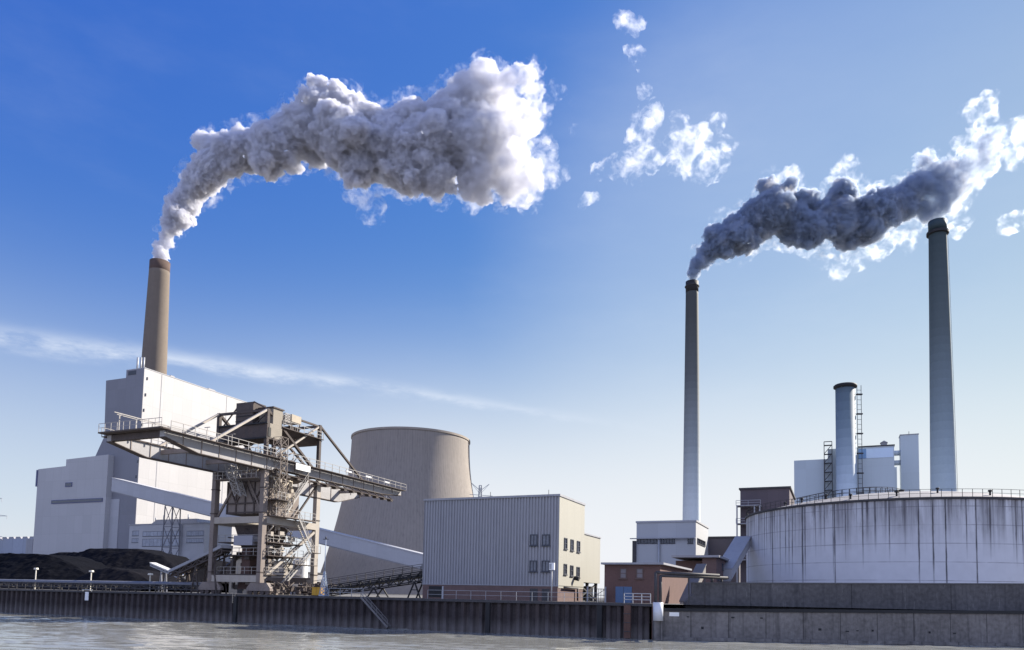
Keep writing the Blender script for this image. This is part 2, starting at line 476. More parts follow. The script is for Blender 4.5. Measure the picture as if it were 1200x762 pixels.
BEND = quay(765, 0, 0)                                   # where the steel wall ends and the concrete one begins
RW0 = BEND.copy()
RW1 = Vector((64.0, RW0.y + 2.5, 0.0))
UR = (RW1 - RW0).normalized(); VR = Vector((-UR.y, UR.x, 0))
QL = QB - U * 260                                        # the quay runs on past the frame
RE = RW0 + UR * 220
M_GROUND = material('quay_ground', (0.13, 0.125, 0.12), 0.95, var=0.25, scale=0.05, bump=0.2, fine=1.5)
g = MB()
def pt(p, z=DECK): return (p.x, p.y, z)
pl = [QL + V * 0.35, BEND + V * 0.35, RW0 + VR * 0.5 + UR * 0.1, RE + VR * 0.5]
far = [Vector((9000, 60, 0)), Vector((9000, 9000, 0)), Vector((-9000, 9000, 0)), Vector((-9000, QL.y + 200, 0))]
g.add([pt(p) for p in pl + far], [tuple(range(8))])
go = g.build('ground', M_GROUND); go['kind'] = 'structure'

# ------------------------------------------------------------------ steel sheet-pile quay wall
M_PILE = material('rusty_sheet_pile', (0.042, 0.034, 0.035), 0.8, var=0.4, scale=0.5, streak=0.5, streak_color=(0.10, 0.07, 0.058), bump=0.3, fine=4)
def tide_material():
    """Sheet-pile steel with the pale bleached band the water leaves low on the wall."""
    m = M_PILE.copy(); m.name = 'tide_marked_sheet_pile'
    t = m.node_tree; b = t.nodes['Principled BSDF']; L = t.links.new
    src = b.inputs['Base Color'].links[0].from_socket
    tc = t.nodes.new('ShaderNodeTexCoord'); sx = t.nodes.new('ShaderNodeSeparateXYZ'); L(tc.outputs['Object'], sx.inputs[0])
    n = t.nodes.new('ShaderNodeTexNoise'); n.inputs['Scale'].default_value = 0.9; n.inputs['Detail'].default_value = 6
    mp_ = t.nodes.new('ShaderNodeMapping'); mp_.inputs['Scale'].default_value = (1, 1, 0.25); L(tc.outputs['Object'], mp_.inputs['Vector']); L(mp_.outputs[0], n.inputs['Vector'])
    a = t.nodes.new('ShaderNodeMath'); a.operation = 'MULTIPLY_ADD'; a.inputs[1].default_value = 2.2; L(n.outputs['Fac'], a.inputs[0]); L(sx.outputs['Z'], a.inputs[2])
    r = t.nodes.new('ShaderNodeMapRange'); r.inputs['From Min'].default_value = 2.9; r.inputs['From Max'].default_value = 1.6; r.inputs['To Max'].default_value = 0.55
    L(a.outputs[0], r.inputs['Value'])
    mx = t.nodes.new('ShaderNodeMix'); mx.data_type = 'RGBA'; L(r.outputs[0], mx.inputs['Factor']); L(src, mx.inputs['A']); mx.inputs['B'].default_value = (0.17, 0.155, 0.15, 1)
    L(mx.outputs['Result'], b.inputs['Base Color'])
    return m
wall_root = thing('sheet_pile_wall', 'long dark rusty corrugated steel quay wall standing in the river', 'quay wall', pt(QL, 0))
LW = (BEND - QL).length
mb = MB(); P_ = 1.25; n = int(LW / P_)
prof = []
for k in range(n):
    x = k * P_
    prof += [(x, 0.0), (x + 0.42, 0.0), (x + 0.60, 0.38), (x + 1.05, 0.38)]
prof.append((n * P_, 0.0))
vs = [(x, y, z) for z in (-3.0, 3.72) for x, y in prof]
m_ = len(prof)
mb.add(vs, [(k, k + 1, m_ + k + 1, m_ + k) for k in range(m_ - 1)])
mb.build('corrugated_sheet', tide_material(), wall_root)
mb = MB(); mb.box(0, LW, -0.18, 0.8, 3.725, 4.03); mb.build('cap_beam', M_DARK, wall_root)
mb = MB(); mb.box(LW - 0.1, LW + 0.5, -0.15, 0.6, -3, 3.72); mb.build('end_post', material('rust_orange_steel', (0.11, 0.062, 0.048), 0.85, var=0.3), wall_root)
for px in (276, 572, 703):                          # fender beams standing proud of the sheets
    d = (quay(px, 0, 0) - QL).dot(U)
    mb = MB(); mb.box(d - 0.28, d + 0.28, -0.32, 0.1, -2, 3.7); mb.build('fender_post', M_BLACK, wall_root)

# ------------------------------------------------------------------ concrete quay wall and flood wall on the right
def stained(name, base, dark, joints=7.0):
    m = material(name, base, 0.9, var=0.45, scale=0.22, streak=0.85, streak_color=dark, bump=0.4, fine=2.2, seams=(joints, 30.0, 0.06), seam_dark=0.5, pale=.4)
    return m
M_QUAYC = stained('stained_quay_concrete', (0.165, 0.152, 0.145), (0.05, 0.046, 0.047), 4.3)
M_FLOODC = stained('dark_flood_wall_concrete', (0.095, 0.09, 0.092), (0.038, 0.037, 0.042), 12.0)
LR = (RE - RW0).length
ANG_R = math.atan2(UR.y, UR.x)
r = thing('concrete_quay_wall', 'low stained concrete quay wall at the water below the storage tank', 'quay wall', pt(RW0, 0), rz=ANG_R)
zt = 3.55
KR = 0.012                                               # the quay level climbs gently to the right
mb = MB(); mb.prism([(.5, -3), (LR, -3), (LR, zt - .35 + LR * KR), (.5, zt - .35)], 0.0, .9); mb.build('wall_face', M_QUAYC, r)
mb = MB(); mb.prism([(.5, zt - .346), (LR, zt - .346 + LR * KR), (LR, zt + LR * KR), (.5, zt)], -.12, 1.6); mb.build('coping', M_BLACK, r)
mb = MB(); mb.box(0.5, LR, -0.55, -0.003, -3, 0.38); mb.build('footing', M_QUAYC, r)
mb = MB()
for k in range(60):
    x = 1 + k * 1.6 + random.uniform(-.4, .4); z = random.choice((2.75, 2.6, 1.4, 1.3)); 
    if random.random() < 0.35: mb.box(x, x + random.uniform(.15, .4), -0.03, 0.05, z, z + random.uniform(.1, .3))
mb.build('mooring_recess', M_BLACK, r)
FW0 = RW0 + VR * 2.2
xl = run(FW0, UR, 812)
zf = 4.6 + rise(Vector((*(FW0 + UR * xl).xy, 4.6)), 682.5)
r2 = thing('flood_wall', 'tall dark concrete flood wall standing in front of the storage tank', 'flood wall', pt(FW0, 3.2), rz=ANG_R)
H = zf - 3.2
mb = MB(); mb.prism([(xl - 0.9, 0), (LR, 0), (LR, H - 0.15 + LR * .018), (xl, H - 0.15), (xl, H - 1.3), (xl - 0.9, H - 2.3)], 0, 0.8); mb.build('wall_panel', M_FLOODC, r2)
mb = MB(); mb.prism([(xl - .05, H - .147), (LR, H - .147 + LR * .018), (LR, H + LR * .018), (xl - .05, H)], -.07, .87); mb.build('wall_cap', material('dark_cap', (0.10, 0.097, 0.1), 0.9, var=0.2), r2)

# ------------------------------------------------------------------ cooling tower
def tower_material():
    m = material('cooling_tower_concrete', (0.275, 0.243, 0.215), 0.9, var=0.08, scale=0.05, streak=0.6, streak_color=(0.15, 0.13, 0.12), fine=0.5)
    t = m.node_tree; b = t.nodes['Principled BSDF']; L = t.links.new
    src = b.inputs['Base Color'].links[0].from_socket
    tc = t.nodes.new('ShaderNodeTexCoord'); sx = t.nodes.new('ShaderNodeSeparateXYZ'); L(tc.outputs['Object'], sx.inputs[0])
    an = t.nodes.new('ShaderNodeMath'); an.operation = 'ARCTAN2'; L(sx.outputs['Y'], an.inputs[0]); L(sx.outputs['X'], an.inputs[1])
    k = t.nodes.new('ShaderNodeMath'); k.operation = 'MULTIPLY'; k.inputs[1].default_value = 160 / (2 * math.pi); L(an.outputs[0], k.inputs[0])
    cx = t.nodes.new('ShaderNodeCombineXYZ'); L(k.outputs[0], cx.inputs['X'])
    kz = t.nodes.new('ShaderNodeMath'); kz.operation = 'MULTIPLY'; kz.inputs[1].default_value = 0.004; L(sx.outputs['Z'], kz.inputs[0]); L(kz.outputs[0], cx.inputs['Y'])
    br = t.nodes.new('ShaderNodeTexBrick'); br.offset = 0
    br.inputs['Scale'].default_value = 1; br.inputs['Brick Width'].default_value = 1; br.inputs['Row Height'].default_value = 1; br.inputs['Mortar Size'].default_value = 0.09; br.inputs['Mortar Smooth'].default_value = 0.4
    br.inputs['Color1'].default_value = (1, 1, 1, 1); br.inputs['Color2'].default_value = (0.97, 0.97, 0.97, 1); br.inputs['Mortar'].default_value = (0.84, 0.84, 0.84, 1)
    L(cx.outputs[0], br.inputs['Vector'])
    mm = t.nodes.new('ShaderNodeVectorMath'); mm.operation = 'MULTIPLY'; L(src, mm.inputs[0]); L(br.outputs['Color'], mm.inputs[1]); L(mm.outputs['Vector'], b.inputs['Base Color'])
    return m
YT = 400.0
ct = at(482, 516, YT); zt_ = ct.z
def rad(px): return px / FPX * YT
k = YT / FPX
prof = []
def zpix(py): return 4.6 + (at(480, py, YT).z - 4.6)
tower_pts = [(zpix(700), 108), (zpix(681), 100.5), (zpix(650), 91.5), (zpix(620), 84), (zpix(600), 79.5), (zpix(580), 75.5), (zpix(561), 72.0), (zpix(545), 70.2), (zpix(530), 69.3), (zt_, 69)]
ctr = thing('cooling_tower', 'huge beige concrete cooling tower with a waisted round shell', 'cooling tower', (ct.x, ct.y, DECK), rz=0)
zs = [p[0] - DECK for p in tower_pts]; rs = [p[1] * k for p in tower_pts]
fz_ = np.linspace(max(zs[0], 0.2), zs[-1], 40); fr_ = np.interp(fz_, zs, rs)
fr_ = np.convolve(np.pad(fr_, 3, mode='reflect', reflect_type='odd'), np.ones(7) / 7, 'valid')
prof = list(zip(fr_, fz_))
mb = MB(); mb.lathe([(r_, z_) for r_, z_ in prof] + [(prof[-1][0] - 0.9, prof[-1][1])] + [(r_ - 0.9, z_) for r_, z_ in reversed(prof)], 112)
mb.build('shell', tower_material(), ctr)
rr, zz = prof[-1]
mb = MB(); mb.lathe([(rr + .02, zz - .9), (rr + 0.45, zz - .8), (rr + 0.45, zz + .25), (rr - 1.0, zz + .25), (rr - 1.0, zz - .5)], 112, smooth=False); mb.build('rim', material('tower_rim_concrete', (0.30, 0.26, 0.22), 0.9), ctr)

# ------------------------------------------------------------------ chimneys
def chimney(name, label, px_top, py_top, r_top, px_low, py_low, r_low, Y, mat, n=48):
    """px radii at two heights; continues with the same taper to the ground."""
    top = at(px_top, py_top, Y); low = at(px_low, py_low, Y)
    rt_, rl = r_top / FPX * Y, r_low / FPX * Y
    r0 = rl + (rl - rt_) / (top.z - low.z) * (low.z - DECK)
    o = thing(name, label, 'chimney', (top.x, top.y, DECK), rz=0)
    h = top.z - DECK
    steps = 24
    mb = MB(); mb.lathe([(r0 + (rt_ - r0) * i / steps, h * i / steps) for i in range(steps + 1)] + [(rt_ - 0.35, h), (rt_ - 0.35, h - 6)], n)
    mb.build('shaft', mat, o)
    return o, h, rt_, r0
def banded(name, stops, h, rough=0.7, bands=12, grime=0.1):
    """Colour stepped in level bands up a chimney, pale at the foot."""
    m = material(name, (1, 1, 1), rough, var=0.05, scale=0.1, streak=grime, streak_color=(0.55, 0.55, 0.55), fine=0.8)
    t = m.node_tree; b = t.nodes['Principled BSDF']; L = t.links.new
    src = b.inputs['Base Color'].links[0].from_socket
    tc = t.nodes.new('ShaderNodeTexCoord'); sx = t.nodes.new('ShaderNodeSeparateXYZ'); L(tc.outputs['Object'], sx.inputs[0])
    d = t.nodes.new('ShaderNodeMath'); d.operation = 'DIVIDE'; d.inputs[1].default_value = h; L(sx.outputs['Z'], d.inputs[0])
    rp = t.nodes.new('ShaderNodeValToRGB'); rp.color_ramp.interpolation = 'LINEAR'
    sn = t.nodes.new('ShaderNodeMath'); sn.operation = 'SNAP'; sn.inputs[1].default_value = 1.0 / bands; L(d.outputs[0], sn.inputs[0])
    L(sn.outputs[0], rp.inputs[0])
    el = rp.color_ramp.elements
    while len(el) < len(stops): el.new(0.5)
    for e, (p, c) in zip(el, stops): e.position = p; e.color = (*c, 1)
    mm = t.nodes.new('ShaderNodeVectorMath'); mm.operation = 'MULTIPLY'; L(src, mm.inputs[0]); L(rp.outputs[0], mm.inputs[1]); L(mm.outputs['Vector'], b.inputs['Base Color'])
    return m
CH1, h1, rt1, rb1 = chimney('tall_chimney', 'brown concrete chimney smoking behind the white boiler house', 187.5, 308, 11.3, 180.5, 435, 14.2, 440, material('brown_chimney_concrete', (0.165, 0.135, 0.11), 0.9, var=0.08, scale=0.08, streak=0.2, streak_color=(0.11, 0.085, 0.075), fine=0.6))
mb = MB(); mb.lathe([(rt1 - .3, h1 - 9), (rt1 + .12, h1 - 9), (rt1 + .12, h1 + .3), (rt1 - .5, h1 + .3), (rt1 - .5, h1 - 4)], 48); mb.build('soot_band', material('sooty_dark_concrete', (0.09, 0.06, 0.05), 0.9, var=0.3, scale=0.3), CH1, 'soot-darkened top band')
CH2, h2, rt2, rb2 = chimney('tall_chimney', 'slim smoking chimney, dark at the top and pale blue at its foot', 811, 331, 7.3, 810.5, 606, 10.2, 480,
    banded('chimney_tone_fading', [(0.27, (0.55, 0.60, 0.63)), (0.48, (0.25, 0.28, 0.295)), (0.7, (0.10, 0.11, 0.115)), (0.9, (0.055, 0.06, 0.06))], 205, bands=48))
mb = MB(); mb.lathe([(rt2 - .3, h2 - 7), (rt2 + .15, h2 - 7), (rt2 + .15, h2 + .3), (rt2 - .5, h2 + .3), (rt2 - .5, h2 - 4)], 48); mb.build('top_collar', M_BLACK, CH2)
for zz in (0.985,):
    rr = rb2 + (rt2 - rb2) * zz
    mb = MB(); mb.lathe([(rr - .1, h2 * zz), (rr + .7, h2 * zz), (rr + .7, h2 * zz + .3), (rr - .1, h2 * zz + .3)], 32, smooth=False); mb.build('service_ring', M_DARK, CH2)
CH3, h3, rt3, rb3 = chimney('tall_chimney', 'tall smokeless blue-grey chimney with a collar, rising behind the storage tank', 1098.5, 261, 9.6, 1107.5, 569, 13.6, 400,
    banded('blue_chimney_tone_fading', [(0.28, (0.36, 0.43, 0.49)), (0.45, (0.19, 0.24, 0.275)), (0.66, (0.085, 0.11, 0.12)), (0.9, (0.036, 0.055, 0.06))], 225, bands=48))
mb = MB(); mb.lathe([(rt3 - .3, h3 - 5), (rt3 + .2, h3 - 5), (rt3 + .2, h3 + .6), (rt3 - .6, h3 + .6), (rt3 - .6, h3 - 4)], 48); mb.build('top_band', material('dark_teal_paint', (0.03, 0.05, 0.06), 0.7), CH3)
mb = MB(); mb.lathe([(rt3 - .1, h3 - 7.2), (rt3 + 1.15, h3 - 6.9), (rt3 + 1.15, h3 - 5.5), (rt3 - .1, h3 - 5.3)], 48, smooth=False); mb.build('collar', M_BLACK, CH3)
mb = MB(); 
rr = lambda z: rb3 + (rt3 - rb3) * z / h3
a_ = R(-35)
pts = [Vector((math.cos(a_) * (rr(z) + .4), math.sin(a_) * (rr(z) + .4), z)) for z in np.linspace(20, h3 - 7, 40)]
for p, q_ in zip(pts, pts[1:]):
    for s in (-.3, .3): mb.bar(p + Vector((s * .57, s * .82, 0)), q_ + Vector((s * .57, s * .82, 0)), .12)
mb.build('ladder', M_DARK, CH3)

# ------------------------------------------------------------------ buildings
def corner(px, py, Y, ground=DECK):
    """Top of a building's near right corner -> (foot of it, height)."""
    t = at(px, py, Y)
    return Vector((t.x, t.y, ground)), t.z - ground
def top(c, h): return Vector((c.x, c.y, c.z + h))
def ux(c, z, px): return run(Vector((c.x, c.y, c.z + z)), U, px)      # local x of a column on the front wall at height z
def vy(c, z, px): return run(Vector((c.x, c.y, c.z + z)), V, px)      # local y of a column on the right wall
def hz(c, x, y, py):                                                  # local z of a row at local (x, y)
    p = c + U * x + V * y
    return 4.6 + rise(Vector((p.x, p.y, 4.6)), py) - c.z

# white boiler house
c, h = corner(169.5, 431.5, 360)
w_ = -ux(c, h, 148.5); w2 = -ux(c, h, 124.5); d_ = vy(c, h, 297)
bh = thing('boiler_house', 'towering white windowless boiler house with a stepped sloping side, below the brown chimney', 'power station building', c)
h2_ = hz(c, -w2, 0, 446)
mb = MB(); mb.box(-w_, 0, 0, d_, 0, h); mb.build('main_block', M_WHITE, bh)
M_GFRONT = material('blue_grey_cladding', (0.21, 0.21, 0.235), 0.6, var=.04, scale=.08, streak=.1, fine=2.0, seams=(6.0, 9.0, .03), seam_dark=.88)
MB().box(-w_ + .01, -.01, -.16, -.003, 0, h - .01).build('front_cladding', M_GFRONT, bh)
mb = MB()
xs1, xs2 = ux(c, 60, 119.5), ux(c, 50, 108.5)
zs1, zs2 = hz(c, xs1, 0, 512), hz(c, xs2, 0, 536)
mb.prism([(-w_ - .004, 0), (-w_ - .004, h2_), (-w2, h2_), (xs1, zs1), (xs2, zs2), (xs2, 0)], 0.15, d_ * 0.8); mb.build('bunker_bay', M_GFRONT, bh)
xl = ux(c, 45, 49) ; xr = ux(c, 45, 130.5); xm = ux(c, 50, 82)
za, zb = hz(c, xl, -3, 550), hz(c, xm, -3, 538.5)
mb = MB(); mb.prism([(xl, 0), (xl, za), (xm, za + 0.6), (xm, zb), (xr, zb + .8), (xr, 0)], -3.0, 22); lowb = mb.build('low_wing', M_WHITE, bh)
def strip(x0, x1, y0p, y1p, name, mat, parent, yy=-3.0):
    a, b_ = ux(c, 30, x0), ux(c, 30, x1)
    z0, z1 = hz(c, (a + b_) / 2, yy, y1p), hz(c, (a + b_) / 2, yy, y0p)
    fo = MB().box(a, b_, yy - 0.25, yy + 0.1, z0, z1).build(name, mat, parent)
    return fo, (a, b_, z0, z1)
fo, q_ = strip(65, 125, 585, 589.5, 'window_band', M_BLUEPAINT, bh)
mb = MB(); mb.box(q_[0] + .3, q_[1] - .3, -3.3, -3.1, q_[2] + .35, q_[3] - .35); mb.build('pane', M_GLASS, fo)
fo, q_ = strip(80, 88, 565.5, 570.5, 'window', M_BLUEPAINT, bh)
mb = MB(); mb.box(q_[0] + .3, q_[1] - .3, -3.3, -3.1, q_[2] + .35, q_[3] - .35); mb.build('pane', M_GLASS, fo)
a, b_ = ux(c, 20, 125.5), ux(c, 20, 137.5)
MB().box(a, b_, -0.45, 0.1, 0, hz(c, b_, 0, 585)).build('strip_panel', M_WHITE2, bh)  # narrow strip panel, a touch darker than the low wing
MB().box(xl - 1.0, xl - .003, -3.3, 1, za - 9, za - .4).build('corner_flashing', M_BLUEPAINT, bh)
for py in (444, 463, 481, 498, 541, 559, 581):
    a = ux(c, 50, 165.5 - (py - 440) * .052); z = hz(c, a, 0, py)
    fo = MB().box(a - .5, a + .5, -.22, .1, z - .75, z + .75).build('window', M_FRAME, bh)
    MB().box(a - .38, a + .38, -.26, -.221, z - .62, z + .62).build('pane', M_GLASS, fo)
for px in (154.5, 158.5, 162):
    x = ux(c, h, px); ht = hz(c, x, 3, 419) - h
    MB().tube((x, 3, h - .5), (x, 3, h + ht), .45).build('vent_pipe', M_GALV, bh)
MB().box(ux(c, h, 151), ux(c, h, 160), -.3, -.165, h - 2.6, h - .6).build('louvre', M_FRAME, bh)
for px in (190, 266):
    y = vy(c, h, px); MB().box(-.1, .09, y - .18, y + .18, 0, h - .3).build('expansion_joint', M_GREYPAINT, bh)
for px, s in ((250, 2.4), (204, 1.2)):
    y = vy(c, h, px); MB().box(-4, -1, y - s, y + s, h - .2, h + 1.3).build('roof_vent', M_GREYPAINT, bh)
mb = MB(); mb.box(-w_ - .15, .15, -.15, d_ + .15, h - .0, h + .35); mb.build('parapet', M_WHITE2, bh)
BH = (c, h, d_)

# office and workshop building in front of the boiler house
c, h = corner(240.5, 613.5, 330)
xl = ux(c, h, 152)
ofb = thing('office_building', 'long pale office block with horizontal window bands below the enclosed conveyor gallery', 'office building', c)
MB().box(xl, 0, 0, 16, 0, h).build('wall', M_WHITE2, ofb)
MB().box(xl - .3, .3, -.3, 16.3, h + .003, h + .5).build('roof', M_GREYPAINT, ofb)
x1, x2 = ux(c, h, 166), ux(c, h, 214)
zt2 = hz(c, x2, -1, 607)
MB().box(x1, x2, -1.2, -.003, 0, h - .3).build('stair_block', M_WHITE2, ofb)
mb = MB(); mb.prism([(x1 + 2, h + .51), (x2 + 6, h + .51), (x2 + 5, zt2), (x1 + 6, zt2)], 3, 12); mb.build('plant_room', M_GREYPAINT, ofb)
for py0, py1 in ((622, 628), (631, 636)):
    for a0, a1, y_ in ((153, 162, 0), (217, 237, 0), (168, 212, -1.2)):
        if y_ < 0 and py0 == 631: py1 = 640
        A, B_ = ux(c, 12, a0), ux(c, 12, a1); z0, z1 = hz(c, B_, y_, py1), hz(c, B_, y_, py0)
        window(ofb, A, z0, B_ - A, z1 - z0, y=y_, bars=9 if a1 - a0 > 15 else 4, gm=material('bright_reflection_glass', (.30, .32, .37), .25, var=.4, scale=.4), name='window_band')  # pane colour lightened to carry the bright reflection in the glass
for k in range(5):
    x = x1 + 3 + k * (x2 - x1) / 5
    MB().tube((x, 5, zt2 - .3), (x, 5, zt2 + 1.2 + (k % 3)), .3).build('roof_flue', M_GALV, ofb)

# far low works hall at the edge
c, h = corner(40, 628.5, 420)
o = thing('works_hall', 'distant low blue-grey hall left of the white boiler house', 'factory hall', c)
xl = ux(c, h, -60)
MB().box(xl, 0, 0, 40, 0, h - 1.2).build('wall', material('bluegrey_hall', (0.33, 0.36, 0.43), 0.8, var=.08, seams=(9, 30, .1)), o)
mb = MB()
for k in range(int(-xl / 6)): mb.prism([(-k * 6 - 5.6, h - 1.3), (-k * 6 - .4, h - 1.3), (-k * 6 - 1.4, h), (-k * 6 - 5, h)], 1, 39)
mb.build('sawtooth_roof', M_GREYPAINT, o)
MB().box(-6, -.3, -.3, .2, 0, h - 1.5).build('gate', M_GREYPAINT, o)
MB().box(-16.5, -8, -.3, .2, 0, 5).build('door', M_WHITE2, o)

# power pylons
def pylon(px, py_top, Y, label, arms, span):
    t = at(px, py_top, Y); hh = t.z - DECK
    o = thing('power_pylon', label, 'pylon', (t.x, t.y, DECK), rz=TH + .3)
    MB().mast((0, 0, 0), (0, 0, hh), 6, .9, 14, .22).build('lattice_mast', M_GALV, o)
    for z, s in arms:
        mb = MB()
        for sg in (-1, 1):
            mb.bar((0, -.3, z), (sg * s, 0, z + .3), .22); mb.bar((0, .3, z + 1.4), (sg * s, 0, z + .3), .2)
            mb.bar((sg * s, 0, z + .3), (sg * s, 0, z - 1.6), .16); mb.bar((sg * s * .55, 0, z + .3), (sg * s * .55, 0, z - 1.6), .16)
        mb.build('cross_arm', M_GALV, o)
    return o, hh
o, hh = pylon(-9, 560, 430, 'grey lattice power pylon beyond the distant blue-grey hall', [(50, 7), (40, 11), (28, 9)], 0)
t = at(563, 569, 250); hh = t.z - DECK
o = thing('power_pylon', 'thin lattice pylon with raised arms behind the grey corrugated hall', 'pylon', (t.x, t.y, DECK), rz=0.2)
MB().mast((0, 0, 0), (0, 0, hh), 3.0, .8, 10, .14).build('lattice_mast', M_GALV, o)
for s in (-1, 1):
    mb = MB(); mb.bar((0, 0, hh - 1.8), (s * 3.0, 0, hh + .6), .16); mb.bar((0, 0, hh - 3), (s * 3.0, 0, hh + .6), .09); mb.build('raised_arm', M_GALV, o)
MB().bar((-3.6, 0, hh - 3.2), (4.2, 0, hh - 3.4), .16).build('cross_arm', M_GALV, o)

# long enclosed conveyor gallery
M_TREST = material('trestle_steel', (.12, .12, .14), .7, var=.2)
A = at(137, 569, 338); B_ = at(520, 664, 262)
d = (B_ - A); L_ = d.length
o = thing('conveyor_gallery', 'long pale enclosed conveyor gallery sloping down from the boiler house behind the crane', 'conveyor gallery', A, rz=math.atan2(d.y, d.x))
hl = Vector((d.x, d.y, 0)).length
mb = MB(); mb.prism([(0, -2.9), (hl, d.z - 2.4), (hl, d.z + 2.4), (0, 2.9)], -2.6, 2.6); mb.build('enclosure', M_WHITE2, o)
mb = MB(); mb.prism([(0, 2.903), (hl, d.z + 2.403), (hl, d.z + 2.75), (0, 3.25)], -2.8, 2.8); mb.build('roof', material('light_roof_sheet', (0.40, 0.40, 0.42), .5, var=.05), o)
mb = MB(); mb.prism([(0, -3.3), (hl, d.z - 2.8), (hl, d.z - 2.403), (0, -2.903)], -2.3, 2.3); mb.build('floor_girder', M_GREYPAINT, o)
GAL = (o, A, d, hl)
def trestle(px, label, w0, w1, group='lattice trestles under the conveyor gallery'):
    k = run(A, d, px); p = A + d * k
    hh = p.z - 2.9 - DECK
    t = thing('gallery_trestle', label, 'support trestle', (p.x, p.y, DECK), group, rz=math.atan2(d.y, d.x))
    mb = MB()
    for s in (-1, 1):
        mb.bar((-w0 / 2, s * 2, 0), (-w1 / 2, s * 2, hh), .35); mb.bar((w0 / 2, s * 2, 0), (w1 / 2, s * 2, hh), .35)
    mb.build('column_frame', M_TREST, t)
    mb = MB(); n = 4
    for s in (-2, 2):
        for i in range(n):
            z0, z1 = hh * i / n, hh * (i + 1) / n; a0 = w0 + (w1 - w0) * i / n; a1 = w0 + (w1 - w0) * (i + 1) / n
            mb.bar((-a0 / 2, s, z0), (a1 / 2, s, z1), .2); mb.bar((a0 / 2, s, z0), (-a1 / 2, s, z1), .2); mb.bar((-a1 / 2, s, z1), (a1 / 2, s, z1), .22)
    mb.build('bracing', M_TREST, t)
trestle(203, 'tall lattice trestle carrying the conveyor gallery in front of the office block', 6.6, 4.6)

# grey corrugated hall on the quay
c, h = corner(655.5, 581.5, 97)
xl = ux(c, h, 497.5); dd = vy(c, h, 684.8)
zb = hz(c, 0, 0, 686.3)
hall = thing('corrugated_hall', 'boxy grey corrugated hall with a sunlit cream end and brick base, on the quay', 'industrial hall', c)
M_CORR = material('grey_corrugated_sheet', (0.29, 0.29, 0.31), 0.5, var=0.06, scale=0.15, streak=0.4, streak_color=(0.17, 0.175, 0.19), fine=1.0)
M_CREAM = material('cream_panel', (0.35, 0.335, 0.285), 0.7, var=0.05, scale=.2, seams=(3.1, 40, .03), seam_dark=.85)
M_BRICK = material('brown_brick', (0.15, 0.10, 0.092), 0.9, var=0.2, scale=1.0, seams=(0.25, 0.085, 0.010), seam_dark=0.8, fine=9)
M_BRICKR = material('red_brick', (0.14, 0.082, 0.072), 0.9, var=0.22, scale=.8, seams=(0.25, 0.085, 0.010), seam_dark=0.8, fine=9)
mb = MB(); per = .42; n = int(-xl / per)
pr = []
for k_ in range(n):
    x = -k_ * (-xl / n); p_ = -xl / n
    pr += [(x, 0), (x - p_ * .40, 0), (x - p_ * .55, .15), (x - p_ * .86, .15)]
pr.append((xl, 0))
m_ = len(pr)
mb.add([(x, y, z) for z in (zb, h) for x, y in pr], [(k_ + 1, k_, m_ + k_, m_ + k_ + 1) for k_ in range(m_ - 1)])
mb.build('corrugated_front', M_CORR, hall)
MB().box(xl, -.004, .16, dd, zb - .3, h - .05).build('core_wall', M_CREAM, hall)
MB().box(-.003, .06, -.02, dd, zb, h).build('end_wall', M_CREAM, hall)
MB().box(xl + .1, -.05, .02, dd - .1, 0, zb - .003).build('brick_base', M_BRICK, hall)
MB().box(xl - .1, .16, -.12, dd + .1, h + .002, h + .28).build('roof_edge', M_GREYPAINT, hall)
MB().box(xl - .02, .08, -.04, .085, zb - .12, zb - .003).build('base_flashing', M_GREYPAINT, hall)
for py0, py1 in ((626.5, 639.5), (657, 670)):
    for a0, a1 in ((621.5, 630), (635.5, 644.5)):
        A_, B2 = ux(c, 9, a0), ux(c, 9, a1); z0, z1 = hz(c, A_, 0, py1), hz(c, A_, 0, py0)
        window(hall, A_, z0, B2 - A_, z1 - z0, bars=1, hbars=0, depth=.1, gm=M_GLASSL)
for py0, py1 in ((628.5, 641.5), (659, 671.5)):
    for px in (662, 669.5, 677):
        y0 = vy(c, 8, px - 1.5); y1 = vy(c, 8, px + 1.9); s = (px - 655) * .24
        z0, z1 = hz(c, 0, y0, py1 + s), hz(c, 0, y0, py0 + s)
        window(hall, y0, z0, y1 - y0, z1 - z0, y=.06, side='side', bars=0, hbars=1, depth=.1)
A_, B2 = ux(c, 2, 503), ux(c, 2, 518.5); z0, z1 = hz(c, A_, 0, 699.5), hz(c, A_, 0, 686.8)
f_ = MB().box(A_, B2, -.06, .1, z0, z1).build('gate_opening', M_BLACK, hall)
MB().box(B2 + .003, B2 + .22, -.12, .1, z0 - .4, z1).build('gate_post', M_WHITE2, hall)
for a0, a1 in ((621, 630), (635, 644)):
    A_, B2 = ux(c, 1, a0), ux(c, 1, a1)
    MB().box(A_, B2, -.03, .1, zb - 2.3, zb - .45).build('louvre', M_DARK, hall)
yp = vy(c, zb, 675)
mb = MB(); mb.pipe([(.25, vy(c, zb, 659), zb - .2), (.25, yp, zb - .25), (.25, yp, .1)], .12); mb.build('downpipe', M_DARK, hall)
mb = MB(); yq = vy(c, 4, 672.5); zq = hz(c, .2, yq, 677.5); mb.tube((.1, yq, zq), (.75, yq, zq - .1), .28, .34); mb.build('floodlight', M_BLACK, hall)
for px in (560, 668):
    MB().bar((ux(c, h, px) if px < 655 else -3, 4, h), (ux(c, h, px) if px < 655 else -3, 4, h + 1.5), .06).build('aerial', M_DARK, hall)
HALL = (c, h, xl, dd)
